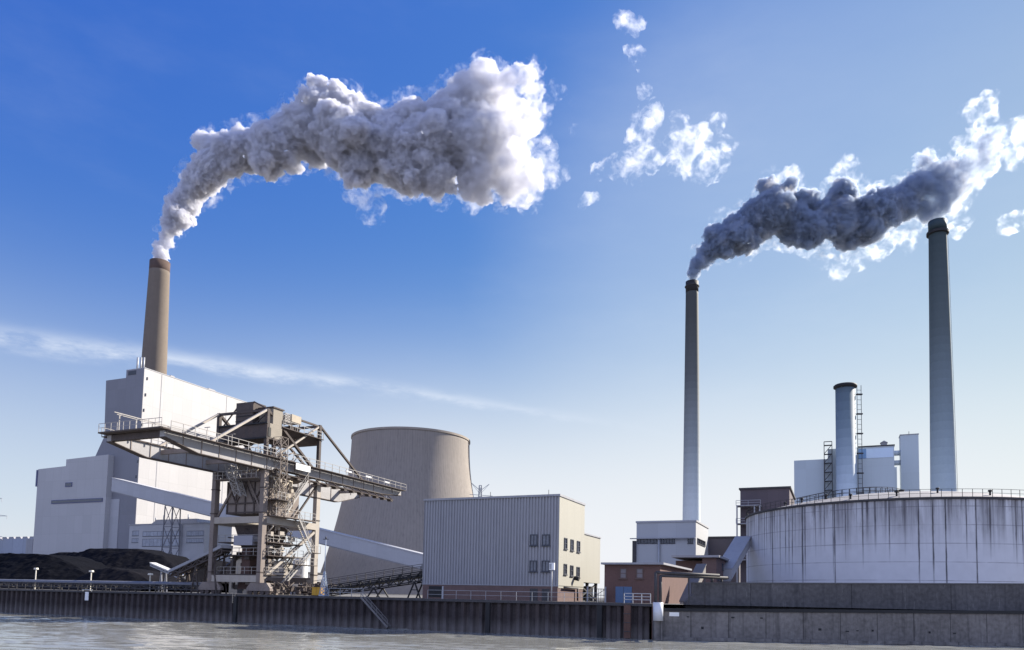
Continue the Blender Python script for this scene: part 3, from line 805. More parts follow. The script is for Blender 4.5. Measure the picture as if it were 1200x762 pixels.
# raised annex behind it
ca = c + V * (dd + 1.2) ; ca = ca - U * 0.9
hA = hz(ca, 0, 0, 625); yA = vy(ca, hA, 703.5); zlow = hz(ca, 0, yA, 684)
ax = thing('raised_annex', 'pale panelled annex raised on dark legs, behind the sunlit end of the corrugated hall', 'industrial building', ca)
MB().box(-8, 0, 0, yA, zlow, hA).build('panel_body', M_CREAM, ax)
MB().box(-8.1, .12, -.1, yA + .1, hA + .003, hA + .2).build('roof_edge', M_GREYPAINT, ax)
for y in (0.4, yA * .5, yA - .5):
    for x in (-7.6, -.5): MB().box(x - .2, x + .2, y - .2, y + .2, 0, zlow - .003).build('leg', M_DARK, ax)
MB().box(-7.3, -.8, yA * .25, yA * .9, 0.1, zlow - .5).build('undercroft_block', M_BLACK, ax)  # plain black block filling the space under the raised body
mb = MB(); mb.bar((-.5, .4, .3), (-.5, yA - .5, zlow - .2), .2); mb.bar((-.5, .4, zlow - .2), (-.5, yA - .5, .3), .2); mb.build('brace', M_DARK, ax)

# brick substation with the blue door
c, h = corner(773.5, 659.5, 94)
xl = ux(c, h, 708.5); dd = vy(c, h, 806)
sub = thing('brick_substation', 'low dark red brick building with a blue double door', 'brick building', c)
MB().box(xl, 0, 0, dd, 0, h - .25).build('wall', M_BRICKR, sub)
MB().box(xl - .35, .55, -.5, dd + .3, h - .247, h).build('roof', M_GREYPAINT, sub)
A_, B2 = ux(c, 2, 721.5), ux(c, 2, 740.5); zd = hz(c, A_, 0, 687.5)
dr = MB().box(A_, B2, -.06, .1, 0.02, zd).build('door', material('blue_door', (0.075, 0.13, 0.235), .5, var=.1), sub)
MB().box((A_ + B2) / 2 - .02, (A_ + B2) / 2 + .02, -.075, .05, .05, zd - .05).build('leaf_joint', M_BLACK, dr)
for a0, a1 in ((726.5, 734.5), (745.5, 754)):
    A_, B2 = ux(c, 4, a0), ux(c, 4, a1); z0, z1 = hz(c, A_, 0, 678), hz(c, A_, 0, 666)
    window(sub, A_, z0, B2 - A_, z1 - z0, bars=0, hbars=1, gm=material('frosted_pane', (.18, .16, .17), .4), fm=material('brown_frame', (.12, .08, .07), .7))
SUB = (c, h, dd)

# second brick block and the inclined gallery beside it
c2, h2b = corner(839.5, 653.5, 118)
xl = ux(c2, h2b, 823); xr2 = ux(c2, h2b, 789); d2 = vy(c2, h2b, 852)
blk = thing('brick_transfer_house', 'dark brick transfer house with a wide flat roof behind the pipe bridge', 'brick building', c2)
MB().box(xl, 0, 0, d2, 0, h2b).build('wall', M_BRICK, blk)
MB().box(xr2, xl - .003, 2, d2, 0, h2b - .4).build('side_wing', M_BRICK, blk)
MB().box(xr2 - .2, .5, -.6, d2 + .4, h2b + .003, h2b + .35).build('roof', M_GREYPAINT, blk)
y0 = vy(c2, 3, 846); window(blk, y0, hz(c2, 0, y0, 668), 1.3, hz(c2, 0, y0, 660) - hz(c2, 0, y0, 668), side='side', bars=0)
y0 = vy(c2, 3, 841); window(blk, y0, hz(c2, 0, y0, 680), 1.3, hz(c2, 0, y0, 672.5) - hz(c2, 0, y0, 680), side='side', bars=0)
def gallery(pa, pb, wd, ht, name, label, wm=None, rm=None):
    d = pb - pa; hl = Vector((d.x, d.y, 0)).length
    o = thing(name, label, 'conveyor gallery', pa, rz=math.atan2(d.y, d.x))
    MB().prism([(0, 0), (hl, d.z), (hl, d.z + ht), (0, ht)], -wd / 2, wd / 2).build('enclosure', wm or M_WHITE2, o)
    MB().prism([(0, ht + .003), (hl, d.z + ht + .003), (hl, d.z + ht + .2), (0, ht + .2)], -wd / 2 - .1, wd / 2 + .1).build('roof', rm or M_CORR, o)
    MB().prism([(0, -.35), (hl, d.z - .35), (hl, d.z - .003), (0, -.003)], -wd / 2 + .2, wd / 2 - .2).build('floor_girder', M_GREYPAINT, o)
    return o
ga = gallery(at(848, 679, 125), at(871, 640, 136), 2.7, 1.6, 'inclined_gallery', 'pale inclined conveyor gallery with a sunlit side climbing to the dark tower by the tank')
gb = gallery(at(802, 716, 96), at(822, 672, 101.5), 1.2, 1.1, 'inclined_gallery', 'short inclined conveyor gallery descending between the two brick buildings', material('grey_tan_sheet', (.25, .225, .20), .8, var=.15), material('dull_roof_sheet', (.13, .125, .13), .8, var=.15))

# stepped grey building under the slim smoking chimney
c, h = corner(815.5, 611.5, 190)
xl = ux(c, h, 746); dd = vy(c, h, 830)
sb = thing('switch_house', 'pale grey panelled building with dark ribbon windows at the foot of the slim smoking chimney', 'industrial building', c)
MB().box(xl, 0, 0, dd, 0, h).build('wall', material('warm_grey_panel', (0.42, 0.43, 0.45), .7, var=.05, scale=.1, seams=(4.9, 40, .04), seam_dark=.85), sb)
MB().box(xl - .2, .2, -.2, dd + .2, h + .003, h + .45).build('parapet', M_WHITE2, sb)
for a0, a1 in ((747, 770), (774.5, 791), (806, 812)):
    A_, B2 = ux(c, 14, a0), ux(c, 14, a1); z0, z1 = hz(c, A_, 0, 637), hz(c, A_, 0, 631)
    window(sb, A_, z0, B2 - A_, z1 - z0, bars=int((a1 - a0) / 4), depth=.2, name='window_band')
y0 = vy(c, 14, 817); y1 = vy(c, 14, 826); window(sb, y0, hz(c, 0, y0, 637), y1 - y0, 1.4, side='side', bars=3, depth=.2, name='window_band')
xo = ux(c, 12, 741.5)
MB().box(xo, xl - .003, -.5, dd * .6, 0, hz(c, xl, 0, 634)).build('side_bay', M_DARK, sb)
MB().box(xo - .6, ux(c, 12, 815), -.9, -.21, hz(c, xl, 0, 632) , hz(c, xl, 0, 631)).build('ledge', M_GREYPAINT, sb)
mb = MB(); x = ux(c, 12, 772.5); mb.tube((x, -.4, 0), (x, -.4, hz(c, x, 0, 632)), .3); mb.build('downpipe', M_GALV, sb)
# low dark hall behind
c, h = corner(866, 628.5, 205)
o = thing('dark_hall', 'low dark brown hall between the pale panelled building and the dark tower', 'factory hall', c)
MB().box(ux(c, h, 825), 0, 0, 18, 0, h - .5).build('wall', material('grey_brown_sheet', (.11, .10, .115), .8, var=.1), o); MB().box(ux(c, h, 825) - .2, .2, -.2, 18.2, h - .497, h).build('roof', M_DARK, o)

# dark tower by the tank
c, h = corner(925, 572, 172)
xl = ux(c, h, 867.5); dd = vy(c, h, 931)
dt = thing('conveyor_tower', 'flat-topped dark brown conveyor tower rising beside the storage tank', 'industrial tower', c)
zm = hz(c, xl, 0, 594)
MB().box(xl, 0, 0, max(dd, 3), 0, h).build('wall', material('dark_brown_cladding', (0.105, 0.085, 0.095), .8, var=.1, scale=.2, seams=(2.4, 60, .03), seam_dark=.85), dt)
MB().box(xl - .3, .35, -.3, max(dd, 3) + .3, h + .003, h + .4).build('roof', M_DARK, dt)
mb = MB()
for i in range(4):
    z = zm - i * 4.2
    mb.box(xl - .6, ux(c, 10, 893), -3.2, -.1, z - .18, z); mb.rail([(xl - .6, -3.1, z), (ux(c, 10, 893), -3.1, z)], 1.1, 2, .1)
for x in (xl - .4, xl + 3.5, ux(c, 10, 892)): mb.bar((x, -3, 0), (x, -3, zm), .3)
mb.build('platform_frame', M_GREYPAINT, dt)

# white power house on the right
c, h = corner(970, 538, 330)
xl = ux(c, h, 930.5)
M_PW = material('pale_blue_cladding', (0.46, 0.52, 0.56), .6, var=.03, scale=.1, streak=.06, seams=(9, 60, .05), seam_dark=.9)
ph = thing('power_house', 'white and pale blue power house with a short flue stack behind the storage tank', 'power station building', c)
MB().box(xl, 0, 0, 26, 0, h).build('low_block', M_PW, ph)
x1 = ux(c, h, 1048); ht = hz(c, x1, 0, 522); xm = ux(c, h, 1000); zm = hz(c, xm, 0, 537)
MB().box(.003, x1, 0.5, 30, 0, ht).build('main_block', M_PW, ph)
xb = ux(c, ht, 1006); xc = ux(c, ht, 1015)
MB().box(xb, xc, .3, .6, hz(c, xb, 0, 537.5), ht - .8).build('blue_panel', material('mid_blue_panel', (0.18, 0.30, 0.50), .6), ph)
MB().box(xc + .01, x1 - .3, .35, .6, hz(c, xb, 0, 537.5), ht - .8).build('pale_panel', material('light_blue_panel', (.55, .66, .80), .6, var=.03), ph)
MB().box(xb - .3, x1 + .3, .2, 30.2, ht + .003, ht + .5).build('parapet', M_DARK, ph)
MB().box(x1 + .003, ux(c, 30, 1053), 3, 20, 0, hz(c, x1, 0, 546)).build('side_block', M_PW, ph)
xv = ux(c, ht, 1037); mb = MB(); mb.box(xv - 1.2, xv + 1.2, 6, 9, ht + .5, ht + 2.6); mb.prism([(xv - 1.5, ht + 2.603), (xv + 1.5, ht + 2.603), (xv, ht + 3.5)], 5.7, 9.3); mb.build('roof_vent', M_GREYPAINT, ph)
xs = ux(c, h, 970.5)
mb = MB(); sw = 1.6
zt3 = hz(c, xs, 0, 519)
for sx in (-sw, sw):
    for sy in (-2.6, -.3): mb.bar((xs + sx, sy, 0), (xs + sx, sy, zt3), .28)
z = 2
while z < zt3:
    mb.box(xs - sw, xs + sw, -2.6, -.3, z - .14, z); 
    if z + 4 < zt3: mb.bar((xs - sw, -2.6, z), (xs + sw, -2.6, z + 4), .25)
    z += 4
mb.bar((xs - sw, -2.6, zt3), (xs + sw, -2.6, zt3), .3); mb.build('stair_tower', M_DARK, ph)
# duct tower with bridges
cd_, hd = corner(1076.3, 509, 336)
xl = ux(cd_, hd, 1055)
o = thing('duct_tower', 'slender square white duct tower joined to the power house by pipe bridges', 'industrial tower', cd_)
MB().box(xl, 0, 0, 7.0, 0, hd).build('shaft', M_PW, o)
MB().box(xl - .2, .2, -.2, 7.0 + .2, hd + .003, hd + .35).build('cap', M_GREYPAINT, o)
for py in (530, 541.5):
    z = hz(cd_, xl, 0, py); mb = MB(); mb.tube((xl - 3.0, 2, z), (xl - .003, 2, z), 1.2); mb.build('pipe_bridge', M_PW, o)
MB().bar((xl / 2, 2, hd + .35), (xl / 2, 2, hd + 2), .2).build('aerial', M_DARK, o)
# short flue stack
t = at(990.5, 452, 322); lo = at(990, 570, 322); rs_ = 11.0 / FPX * 322
hs = t.z - DECK
o = thing('flue_stack', 'short thick pale flue stack with a dark rim in front of the white power house', 'chimney', (t.x, t.y, DECK), rz=0)
MB().lathe([(rs_ * 1.05, 0), (rs_, hs), (rs_ - .4, hs), (rs_ - .4, hs - 3)], 48).build('shaft', banded('flue_tone_fading', [(0.45, (.50, .57, .62)), (.62, (.33, .39, .43)), (.8, (.17, .22, .25)), (1.0, (.09, .125, .15))], hs, bands=24), o)
MB().lathe([(rs_ - .1, hs - 1.6), (rs_ + .8, hs - .9), (rs_ + .8, hs - .1), (rs_ + .3, hs + .3), (rs_ - .5, hs + .3), (rs_ - .5, hs - 1)], 48).build('rim', M_BLACK, o)
mb = MB()
x = rs_ + 1.5
for s in (-.9, .9): mb.bar((x + s, -1, hs * .5), (x + s, -1, hs), .18)
for k_ in range(22):
    z = hs * .5 + k_ * hs * .5 / 22; mb.bar((x - .9, -1, z), (x + .9, -1, z), .14)
    if k_ % 4 == 0: mb.box(x - 1.2, x + 1.3, -1.6, -.4, z, z + .5)
mb.build('caged_ladder', M_DARK, o)

# ------------------------------------------------------------------ storage tank
YC = 134.0
cc = at(1056, 640, YC); RT_ = 0.262 * YC / math.cos(math.atan((1056 - 600) / FPX)) * 1.0
# radius from the left silhouette: tangent seen at column 874
vx = Vector((cc.x, cc.y)); dT = pix_dir(874.5, 640); dT2 = Vector((dT.x, dT.y)).normalized()
RT_ = abs(vx.x * dT2.y - vx.y * dT2.x)
near = Vector((vx.x, vx.y - RT_))
ht = 4.6 + rise(Vector((near.x, near.y, 4.6)), 582.5) - DECK
def tank_material():
    m = material('white_tank_paint', (0.60, 0.60, 0.63), .6, var=.07, scale=.12, fine=.8)
    t = m.node_tree; b = t.nodes['Principled BSDF']; L = t.links.new
    col = b.inputs['Base Color'].links[0].from_socket
    def M(op, a, b_=None):
        n = t.nodes.new('ShaderNodeMath'); n.operation = op
        for i, x in enumerate((a, b_)):
            if x is None: continue
            if isinstance(x, (int, float)): n.inputs[i].default_value = x
            else: L(x, n.inputs[i])
        return n.outputs[0]
    def MR(v, a, b_, c=0, d=1, sm=False):
        n = t.nodes.new('ShaderNodeMapRange'); n.inputs['From Min'].default_value = a; n.inputs['From Max'].default_value = b_
        n.inputs['To Min'].default_value = c; n.inputs['To Max'].default_value = d
        if sm: n.interpolation_type = 'SMOOTHSTEP'
        L(v, n.inputs['Value']); return n.outputs[0]
    tc = t.nodes.new('ShaderNodeTexCoord'); sx = t.nodes.new('ShaderNodeSeparateXYZ'); L(tc.outputs['Object'], sx.inputs[0])
    an = M('ARCTAN2', sx.outputs['Y'], sx.outputs['X']); arc = M('MULTIPLY', an, RT_); zr = M('DIVIDE', sx.outputs['Z'], ht)
    def noise(sc, kx, kz, det=6, ro=.65, seed=0.0):
        cx = t.nodes.new('ShaderNodeCombineXYZ'); L(M('MULTIPLY', arc, kx), cx.inputs['X']); L(M('MULTIPLY', sx.outputs['Z'], kz), cx.inputs['Y']); cx.inputs['Z'].default_value = seed
        n = t.nodes.new('ShaderNodeTexNoise'); n.inputs['Scale'].default_value = sc; n.inputs['Detail'].default_value = det; n.inputs['Roughness'].default_value = ro
        L(cx.outputs[0], n.inputs['Vector']); return n.outputs['Fac']
    def over(col, fac, c):
        mx = t.nodes.new('ShaderNodeMix'); mx.data_type = 'RGBA'; L(fac, mx.inputs['Factor']); L(col, mx.inputs['A']); mx.inputs['B'].default_value = (*c, 1); return mx.outputs['Result']
    # broad grime running down from the rim, thinning out below
    run_ = MR(noise(1, .55, .05), .35, .72); reach = MR(M('ADD', zr, M('MULTIPLY', M('SUBTRACT', noise(1, .35, .0, seed=3), .5), .9)), .45, 1.05, 0, 1, True)
    col = over(col, M('MULTIPLY', M('MULTIPLY', run_, reach), .95), (.095, .085, .092))
    # fine streaks
    fs = MR(noise(1, 2.6, .04, 4, .6, 5), .52, .68); reach2 = MR(M('ADD', zr, M('MULTIPLY', M('SUBTRACT', noise(1, .8, .0, seed=8), .5), 1.3)), .5, 1.0)
    col = over(col, M('MULTIPLY', M('MULTIPLY', fs, reach2), .8), (.045, .04, .05))
    # dark drips at the plate joints, spaced round the shell
    ph = M('ADD', M('DIVIDE', arc, 1.9), M('MULTIPLY', M('SUBTRACT', noise(1, .15, 0, 1, .5, 11), .5), 1.6))
    fr = M('ABSOLUTE', M('SUBTRACT', M('FRACT', ph), .5))
    cellr = t.nodes.new('ShaderNodeTexWhiteNoise'); cellr.noise_dimensions = '1D'; L(M('FLOOR', ph), cellr.inputs['W'])
    wob = M('MULTIPLY', M('SUBTRACT', noise(1, 2.4, .35, 4, .65, 2), .5), .13)
    line = MR(M('ADD', fr, wob), .085, .02)
    ends = M('SUBTRACT', .98, M('MULTIPLY', M('POWER', cellr.outputs['Value'], 1.6), 1.05))
    vis = MR(M('SUBTRACT', zr, ends), -.10, .22)
    strong = M('ADD', .55, M('MULTIPLY', cellr.outputs['Value'], .4))
    col = over(col, M('MULTIPLY', M('MULTIPLY', line, vis), strong), (.03, .027, .035))
    ph2 = M('ADD', M('DIVIDE', arc, 2.6), M('MULTIPLY', M('SUBTRACT', noise(1, .11, 0, 1, .5, 17), .5), 2.2))
    fr2 = M('ABSOLUTE', M('SUBTRACT', M('FRACT', ph2), .5)); c2 = t.nodes.new('ShaderNodeTexWhiteNoise'); c2.noise_dimensions = '1D'; L(M('FLOOR', ph2), c2.inputs['W'])
    vis2 = MR(M('SUBTRACT', zr, M('SUBTRACT', .85, M('MULTIPLY', c2.outputs['Value'], .6))), -.08, .25)
    col = over(col, M('MULTIPLY', M('MULTIPLY', MR(M('ADD', fr2, M('MULTIPLY', wob, .7)), .055, .012), vis2), .85), (.035, .03, .04))
    # blotches of rust bleeding under the rim
    bl = MR(noise(1, .9, .22, 7, .7, 21), .52, .68)
    col = over(col, M('MULTIPLY', M('MULTIPLY', bl, MR(zr, .55, 1.0)), .6), (.12, .10, .10))
    # horizontal weld seams
    sz = M('ABSOLUTE', M('SUBTRACT', M('FRACT', M('MULTIPLY', zr, 6.0)), .5))
    seam = M('MULTIPLY', MR(M('ADD', sz, M('MULTIPLY', noise(1, .9, 0, 4, .6, 6), .012)), .040, .012), MR(noise(1, .3, .3, 4, .6, 9), .35, .6, .12, .6))
    col = over(col, seam, (.11, .10, .12))
    L(col, b.inputs['Base Color'])
    return m
tk = thing('storage_tank', 'vast round white storage tank streaked with dark rust stains behind the flood wall', 'storage tank', (cc.x, cc.y, DECK), rz=0.3)
MB().lathe([(RT_, 0), (RT_, ht - .003)], 256).build('shell', tank_material(), tk)
MB().lathe([(RT_ - .05, ht - .35), (RT_ + .25, ht - .3), (RT_ + .25, ht), (RT_ - .6, ht + .004)], 256, smooth=False).build('rim', M_DARK, tk)
rise_ = 3.6
prf = []
for i in range(15):
    a = i / 14; prf.append((max(RT_ - .3 - a * (RT_ - .3), .01), ht + .006 + rise_ * (1 - (1 - a) ** 2)))
MB().lathe(prf, 160).build('dome_roof', material('tank_roof_paint', (.22, .21, .215), .7, var=.12, scale=.15, streak=0), tk)
pts = [(RT_ * math.cos(a) * .998, RT_ * math.sin(a) * .998, ht) for a in np.linspace(0, 2 * math.pi, 121)]
MB().rail(pts, 1.15, 9, .055).build('rim_railing', M_DARK, tk)
# stair railing climbing over the dome and small fittings
def dome_z(r): a = 1 - r / (RT_ - .3); return ht + rise_ * (1 - (1 - a) ** 2)
a0 = math.atan2(-vx.y, -vx.x) - 0.3
mb = MB()
for s in (-.6, .6):
    line = []
    for i in range(16):
        r = RT_ * (1 - i / 15 * .96); ang = a0 - .62 + .25 * i / 15
        line.append(Vector((r * math.cos(ang) + s * math.sin(ang), r * math.sin(ang) - s * math.cos(ang), dome_z(r) + .05)))
    mb.rail(line, 1.1, 2.2, .07)
mb.build('roof_stair_railing', M_DARK, tk)
for k_ in range(9):
    r = RT_ * random.uniform(.75, .93); ang = a0 - 1.1 + k_ * .27; z = dome_z(r)
    mb = MB(); p = (r * math.cos(ang), r * math.sin(ang)); mb.tube((*p, z - .1), (*p, z + .55), .14); mb.tube((*p, z + .55), (*p, z + .8), .3, .25); mb.build('vent', M_BLACK, tk)
mb = MB(); p = (1.5 * math.cos(a0), 1.5 * math.sin(a0)); zc = dome_z(1.5)
mb.tube((*p, zc - .1), (*p, zc + .5), .7); mb.tube((*p, zc + .5), (*p, zc + .95), .45, .8); mb.build('crown_vent', M_BLACK, tk)

# ------------------------------------------------------------------ unloading crane on the quay
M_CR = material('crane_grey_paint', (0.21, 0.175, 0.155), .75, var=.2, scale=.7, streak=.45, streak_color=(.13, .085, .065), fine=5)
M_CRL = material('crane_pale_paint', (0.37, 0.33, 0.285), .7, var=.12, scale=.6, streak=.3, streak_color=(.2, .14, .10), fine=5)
M_BOOM = material('boom_grey_paint', (0.33, 0.32, 0.32), .7, var=.15, scale=.5, streak=.35, streak_color=(.18, .13, .11), fine=5)
M_CRD = material('crane_dark_steel', (0.075, 0.06, 0.055), .8, var=.35, scale=.9, streak=.3, streak_color=(.12, .06, .04))
M_RUST = material('rust_red_steel', (0.085, 0.05, 0.042), .85, var=.35, scale=1.1)
M_RAILS = material('railing_steel', (0.33, 0.31, 0.29), .6, var=.15)
M_BEIGE = material('sunworn_beige_sheet', (0.40, 0.345, 0.27), .75, var=.15, scale=.8, streak=.35, streak_color=(.22, .17, .13))
CO = quay(302.5, 2.6)
cr = thing('unloading_crane', 'weathered grey gantry crane with a long boom reaching out over the quay edge', 'crane', CO)
xL = ux(CO, 8, 250.0)
yB = vy(CO, 6, 368.5)
zP = hz(CO, 0, 0, 609); zS = hz(CO, 0, 0, 678.5); zG = hz(CO, 0, 0, 535.5)      # portal beam, sill beam, girder top
yT = vy(CO, zG, 190); yE = vy(CO, zG, 468)
GH = 1.85
lw, ld = .74, .9
def leg(x, y, z1):
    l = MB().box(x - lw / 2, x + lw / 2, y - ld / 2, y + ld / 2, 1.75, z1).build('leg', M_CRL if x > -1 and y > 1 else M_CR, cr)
    f = MB()
    for z in (zP + 1.0, zS + .9, (zP + zG) / 2): f.box(x - lw / 2 - .07, x + lw / 2 + .07, y - ld / 2 - .07, y + ld / 2 + .07, z, z + .14)
    f.build('flange', M_CRD, l)
for x, y in ((0, 0), (xL, 0), (0, yB), (xL, yB)): leg(x, y, zG - GH - .004)
# bogies
def bogie(x, y):
    b = MB(); b.prism([(-2.2, .95), (-1.5, 1.75), (1.5, 1.75), (2.2, .95), (2.2, .55), (-2.2, .55)], y - .35, y + .35)
    b.v = [(vx_ + x, a_, b_) for vx_, a_, b_ in b.v]
    o = b.build('bogie', M_CR, cr)
    for k in (-1.6, -.6, .6, 1.6): MB().tube((x + k, y - .25, .36), (x + k, y + .25, .36), .36, n=16).build('wheel', M_CRD, o)
for x in (0, xL):
    for y in (0, yB): bogie(x, y)
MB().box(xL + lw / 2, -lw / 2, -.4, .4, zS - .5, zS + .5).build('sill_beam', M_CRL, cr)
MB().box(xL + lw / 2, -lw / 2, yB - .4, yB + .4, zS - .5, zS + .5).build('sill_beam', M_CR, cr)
for y in (0, yB): MB().box(xL + lw / 2, -lw / 2, y - .42, y + .36, zP - .48, zP + .48).build('portal_beam', M_CRL, cr)
for x in (0, xL): MB().box(x - .38, x + .38, ld / 2, yB - ld / 2, zP - .52, zP + .52).build('portal_beam', M_CRL, cr)
# boom: two box girders with a tapered nose
yK = vy(CO, zG - GH, 229)
def girder(x):
    lo = zG - GH; lf = zG - (1.45 if x == 0 else 2.7); ymid = 1.0
    poly = [(yT, zG), (yT, zG - .75), (yK, lo), (ymid, lo), (ymid + .6, lf), (yE - 7, lf), (yE, zG - .9), (yE, zG)]
    o = MB().prism(poly, x - .38, x + .38, 'x').build('boom_girder', M_BOOM, cr)
    f = MB(); f.box(x - .6, x + .6, yT - .1, yE + .1, zG + .004, zG + .11)
    low = [(yT, zG - .754), (yK, lo - .004), (ymid, lo - .004), (ymid + .6, lf - .004), (yE - 7, lf - .004), (yE, zG - .904)]
    for (a, za_), (b, zb_) in zip(low, low[1:]): f.add([(x - .55, a, za_), (x + .55, a, za_), (x + .55, b, zb_), (x - .55, b, zb_), (x - .55, a, za_ - .1), (x + .55, a, za_ - .1), (x + .55, b, zb_ - .1), (x - .55, b, zb_ - .1)], [(0, 3, 2, 1), (4, 5, 6, 7), (0, 1, 5, 4), (1, 2, 6, 5), (2, 3, 7, 6), (3, 0, 4, 7)])
    f.build('flange', M_CRD, o)
    y = yT + 3
    while y < yE - 1:
        zb_ = zG - .75 - max(0, min(1, (y - yT) / (yK - yT))) * (GH - .75)
        MB().box(x + .381, x + .46, y - .05, y + .05, (zb_ if y < ymid else lf) if y < yE - 7 else zG - .9, zG).build('stiffener', M_CR, o); y += 3.1
    return o
girder(0); gl = girder(xL)
MB().box(xL + .4, -.4, yT - .02, yT + .6, zG - .78, zG - .01).build('end_beam', M_CRD, cr)
MB().box(xL - .9, .9, yT - 1.0, yT + .5, zG + .12, zG + .3).build('nose_platform', M_CRD, cr)
y = yT + 8
while y < yE:
    MB().box(xL + .4, -.4, y - .2, y + .2, zG - 1.1, zG - .5).build('cross_beam', M_CR, cr); y += 8.2
MB().box(xL + .4, -.4, yE - .4, yE - .05, zG - .85, zG - .1).build('end_beam', M_CR, cr)
# crane rails and walkways on the girders
for x in (-.1, xL + .1): MB().box(x - .06, x + .06, yT, yE, zG + .115, zG + .27).build('trolley_rail', M_CRD, cr)
o = MB().box(.62, 1.55, yT, yE, zG - .12, zG - .02).build('walkway', M_CRD, cr)
MB().rail([(1.5, yT, zG), (1.5, yE, zG)], 1.15, 1.9, .07).build('railing', M_RAILS, o)
o = MB().box(xL - 1.5, xL - .62, yT, yE, zG - .12, zG - .02).build('walkway', M_CRD, cr)
MB().rail([(xL - 1.45, yT, zG), (xL - 1.45, yE, zG)], 1.15, 1.9, .07).build('railing', M_RAILS, o)
MB().rail([(xL - .9, yT - .9, zG + .3), (.9, yT - .9, zG + .3)], 1.1, 1.1, .06).build('railing', M_RAILS, cr)
o = MB().box(.40, 1.3, ld, yE - 4, zG - GH - .5, zG - GH - .4).build('lower_walkway', M_CRD, cr)
y = ld + .5
while y < yE - 4:
    mb = MB(); mb.bar((.39, y, zG - GH + .25), (1.25, y, zG - GH - .4), .14); mb.box(.4, 1.25, y - .35, y + .35, zG - GH - .8, zG - GH - .51); mb.build('bracket', M_CRD, o); y += 2.4
# festoon rail over the nose
mb = MB(); xf = xL + .9; zf = zG + 3.0
mb.bar((xf, yT - .2, zf), (xf, 1, zf), .12); mb.bar((xf + .5, yT - .2, zf - .35), (xf + .5, 1, zf - .35), .09)
y = yT + .6
while y < 0: mb.bar((xf, y, zG), (xf, y, zf), .13); mb.bar((xf - .1, y, zf), (xf + .6, y, zf - .35), .09); y += 2.6
mb.build('festoon_rail', M_RAILS, cr)
for px, py in ((415, 553.5), (438, 559.5), (459.5, 566)):
    y = vy(CO + U * xL, zG + 2, px + 0); z = hz(CO, xL, y, py)
    p = MB().bar((xL - 1.4, y, zG), (xL - 1.4, y, z), .07).build('lamp_post', M_RAILS, cr)
    MB().box(xL - 1.55, xL - 1.25, y - .9, y + .9, z, z + .3).build('lamp_head', material('white_lamp_housing', (.75, .75, .75), .4, var=.03), p)
for k, (x, y) in enumerate(((.3, yT + 7), (.3, yT + 11.5), (xL, yT + 9))):
    MB().bar((x, y, zG), (x, y, zG + 1.9), .06).bar((x - .5, y, zG + 1.9), (x + .5, y, zG + 1.9), .09).build('lamp_post', M_RAILS, cr)
MB().box(1.56, 1.62, vy(CO, zG - 1, 337), vy(CO, zG - 1, 354), zG - 1.1, zG - .15).build('white_panel', material('white_board', (.75, .75, .74), .5, var=.05), cr)
# pylons and ties
zA = hz(CO, 0, 0, 479); zAb = hz(CO, 0, yB, 498.5)
for x, y, z in ((0, 0, zA), (xL, 0, zA), (0, yB, zAb), (xL, yB, zAb)):
    MB().box(x - .26, x + .26, y - .26, y + .26, zG + .12, z).build('pylon_post', M_CRD, cr)
def tie(a, b, w, m): MB().bar(a, b, w, w * .8).build('tie_rod', m, cr)
yf = vy(CO, zG, 246); yb1 = vy(CO, zG, 366); yb2 = vy(CO, zG, 320); yb3 = vy(CO, zG, 425)
for x in (0, xL):
    tie((x, -.2, zA - .2), (x, yf, zG + .1), .38, M_CRL)
    tie((x, .2, zA - .3), (x, yb1, zG + .1), .44, M_CRD)
    tie((x, yB - .2, zAb - .3), (x, yb2, zG + .1), .34, M_CRL)
    tie((x, yB + .2, zAb - .2), (x, yb3, zG + .1), .36, M_CRD)
MB().bar((xL, 0, zA - .2), (0, 0, zA - .2), .35).build('pylon_crossbeam', M_CRD, cr)
MB().bar((xL, yB, zAb - .2), (0, yB, zAb - .2), .35).build('pylon_crossbeam', M_CRD, cr)
MB().bar((0, 7.0, zAb - .25), (0, yB, zAb - .25), .28).build('pylon_beam', M_CRD, cr)
MB().bar((xL, 4.5, zAb - .25), (xL, yB, zAb - .25), .28).build('pylon_beam', M_CRD, cr)
# machine house slung between the front pylons
zh0, zh1 = hz(CO, 0, 0, 514), hz(CO, 0, 0, 495.5)
yh = vy(CO, zh1, 329)
mh = MB().box(xL + .3, .27, -.15, yh, zh0, zh1).build('machine_house', M_CRD, cr)
mb = MB()
for z in (zh0, zh1 - .15): mb.box(xL + .1, .33, -.4, -.155, z, z + .22)
mb.build('edge_channel', M_BLACK, mh)
M_HOUSE = material('dull_tan_sheet', (.25, .22, .18), .75, var=.15, scale=.8, streak=.35, streak_color=(.14, .11, .09))
sd = MB().box(-2.4, .30, .9, yh, zh1 + .003, hz(CO, 0, yh, 482)).build('upper_house', M_HOUSE, cr)
MB().box(.272, .30, .3, yh - .02, zh0 + .25, zh1 - .005).build('side_sheet', M_HOUSE, mh)
MB().box(-2.6, .45, .7, yh + .2, hz(CO, 0, yh, 482) + .003, hz(CO, 0, yh, 482) + .2).build('roof', M_CRD, sd)
yy = vy(CO, zh0 + 1, 312.5); MB().box(.301, .34, yy, yy + .55, zh0 + .35, zh0 + 1.7).build('door', M_BLACK, mh)
xa, xb = ux(CO, zh1, 276.5), ux(CO, zh1, 296.5)
ub = MB().box(xa, xb, -.1, 2.6, zh1 + .004, hz(CO, xa, 0, 473)).build('winch_box', M_CRD, cr)
mb = MB()
for i in range(3): mb.box(xa - .03, xb + .03, -.16, -.105, zh1 + .5 + i * .75, zh1 + .62 + i * .75)
mb.build('louvre', M_BLACK, ub)
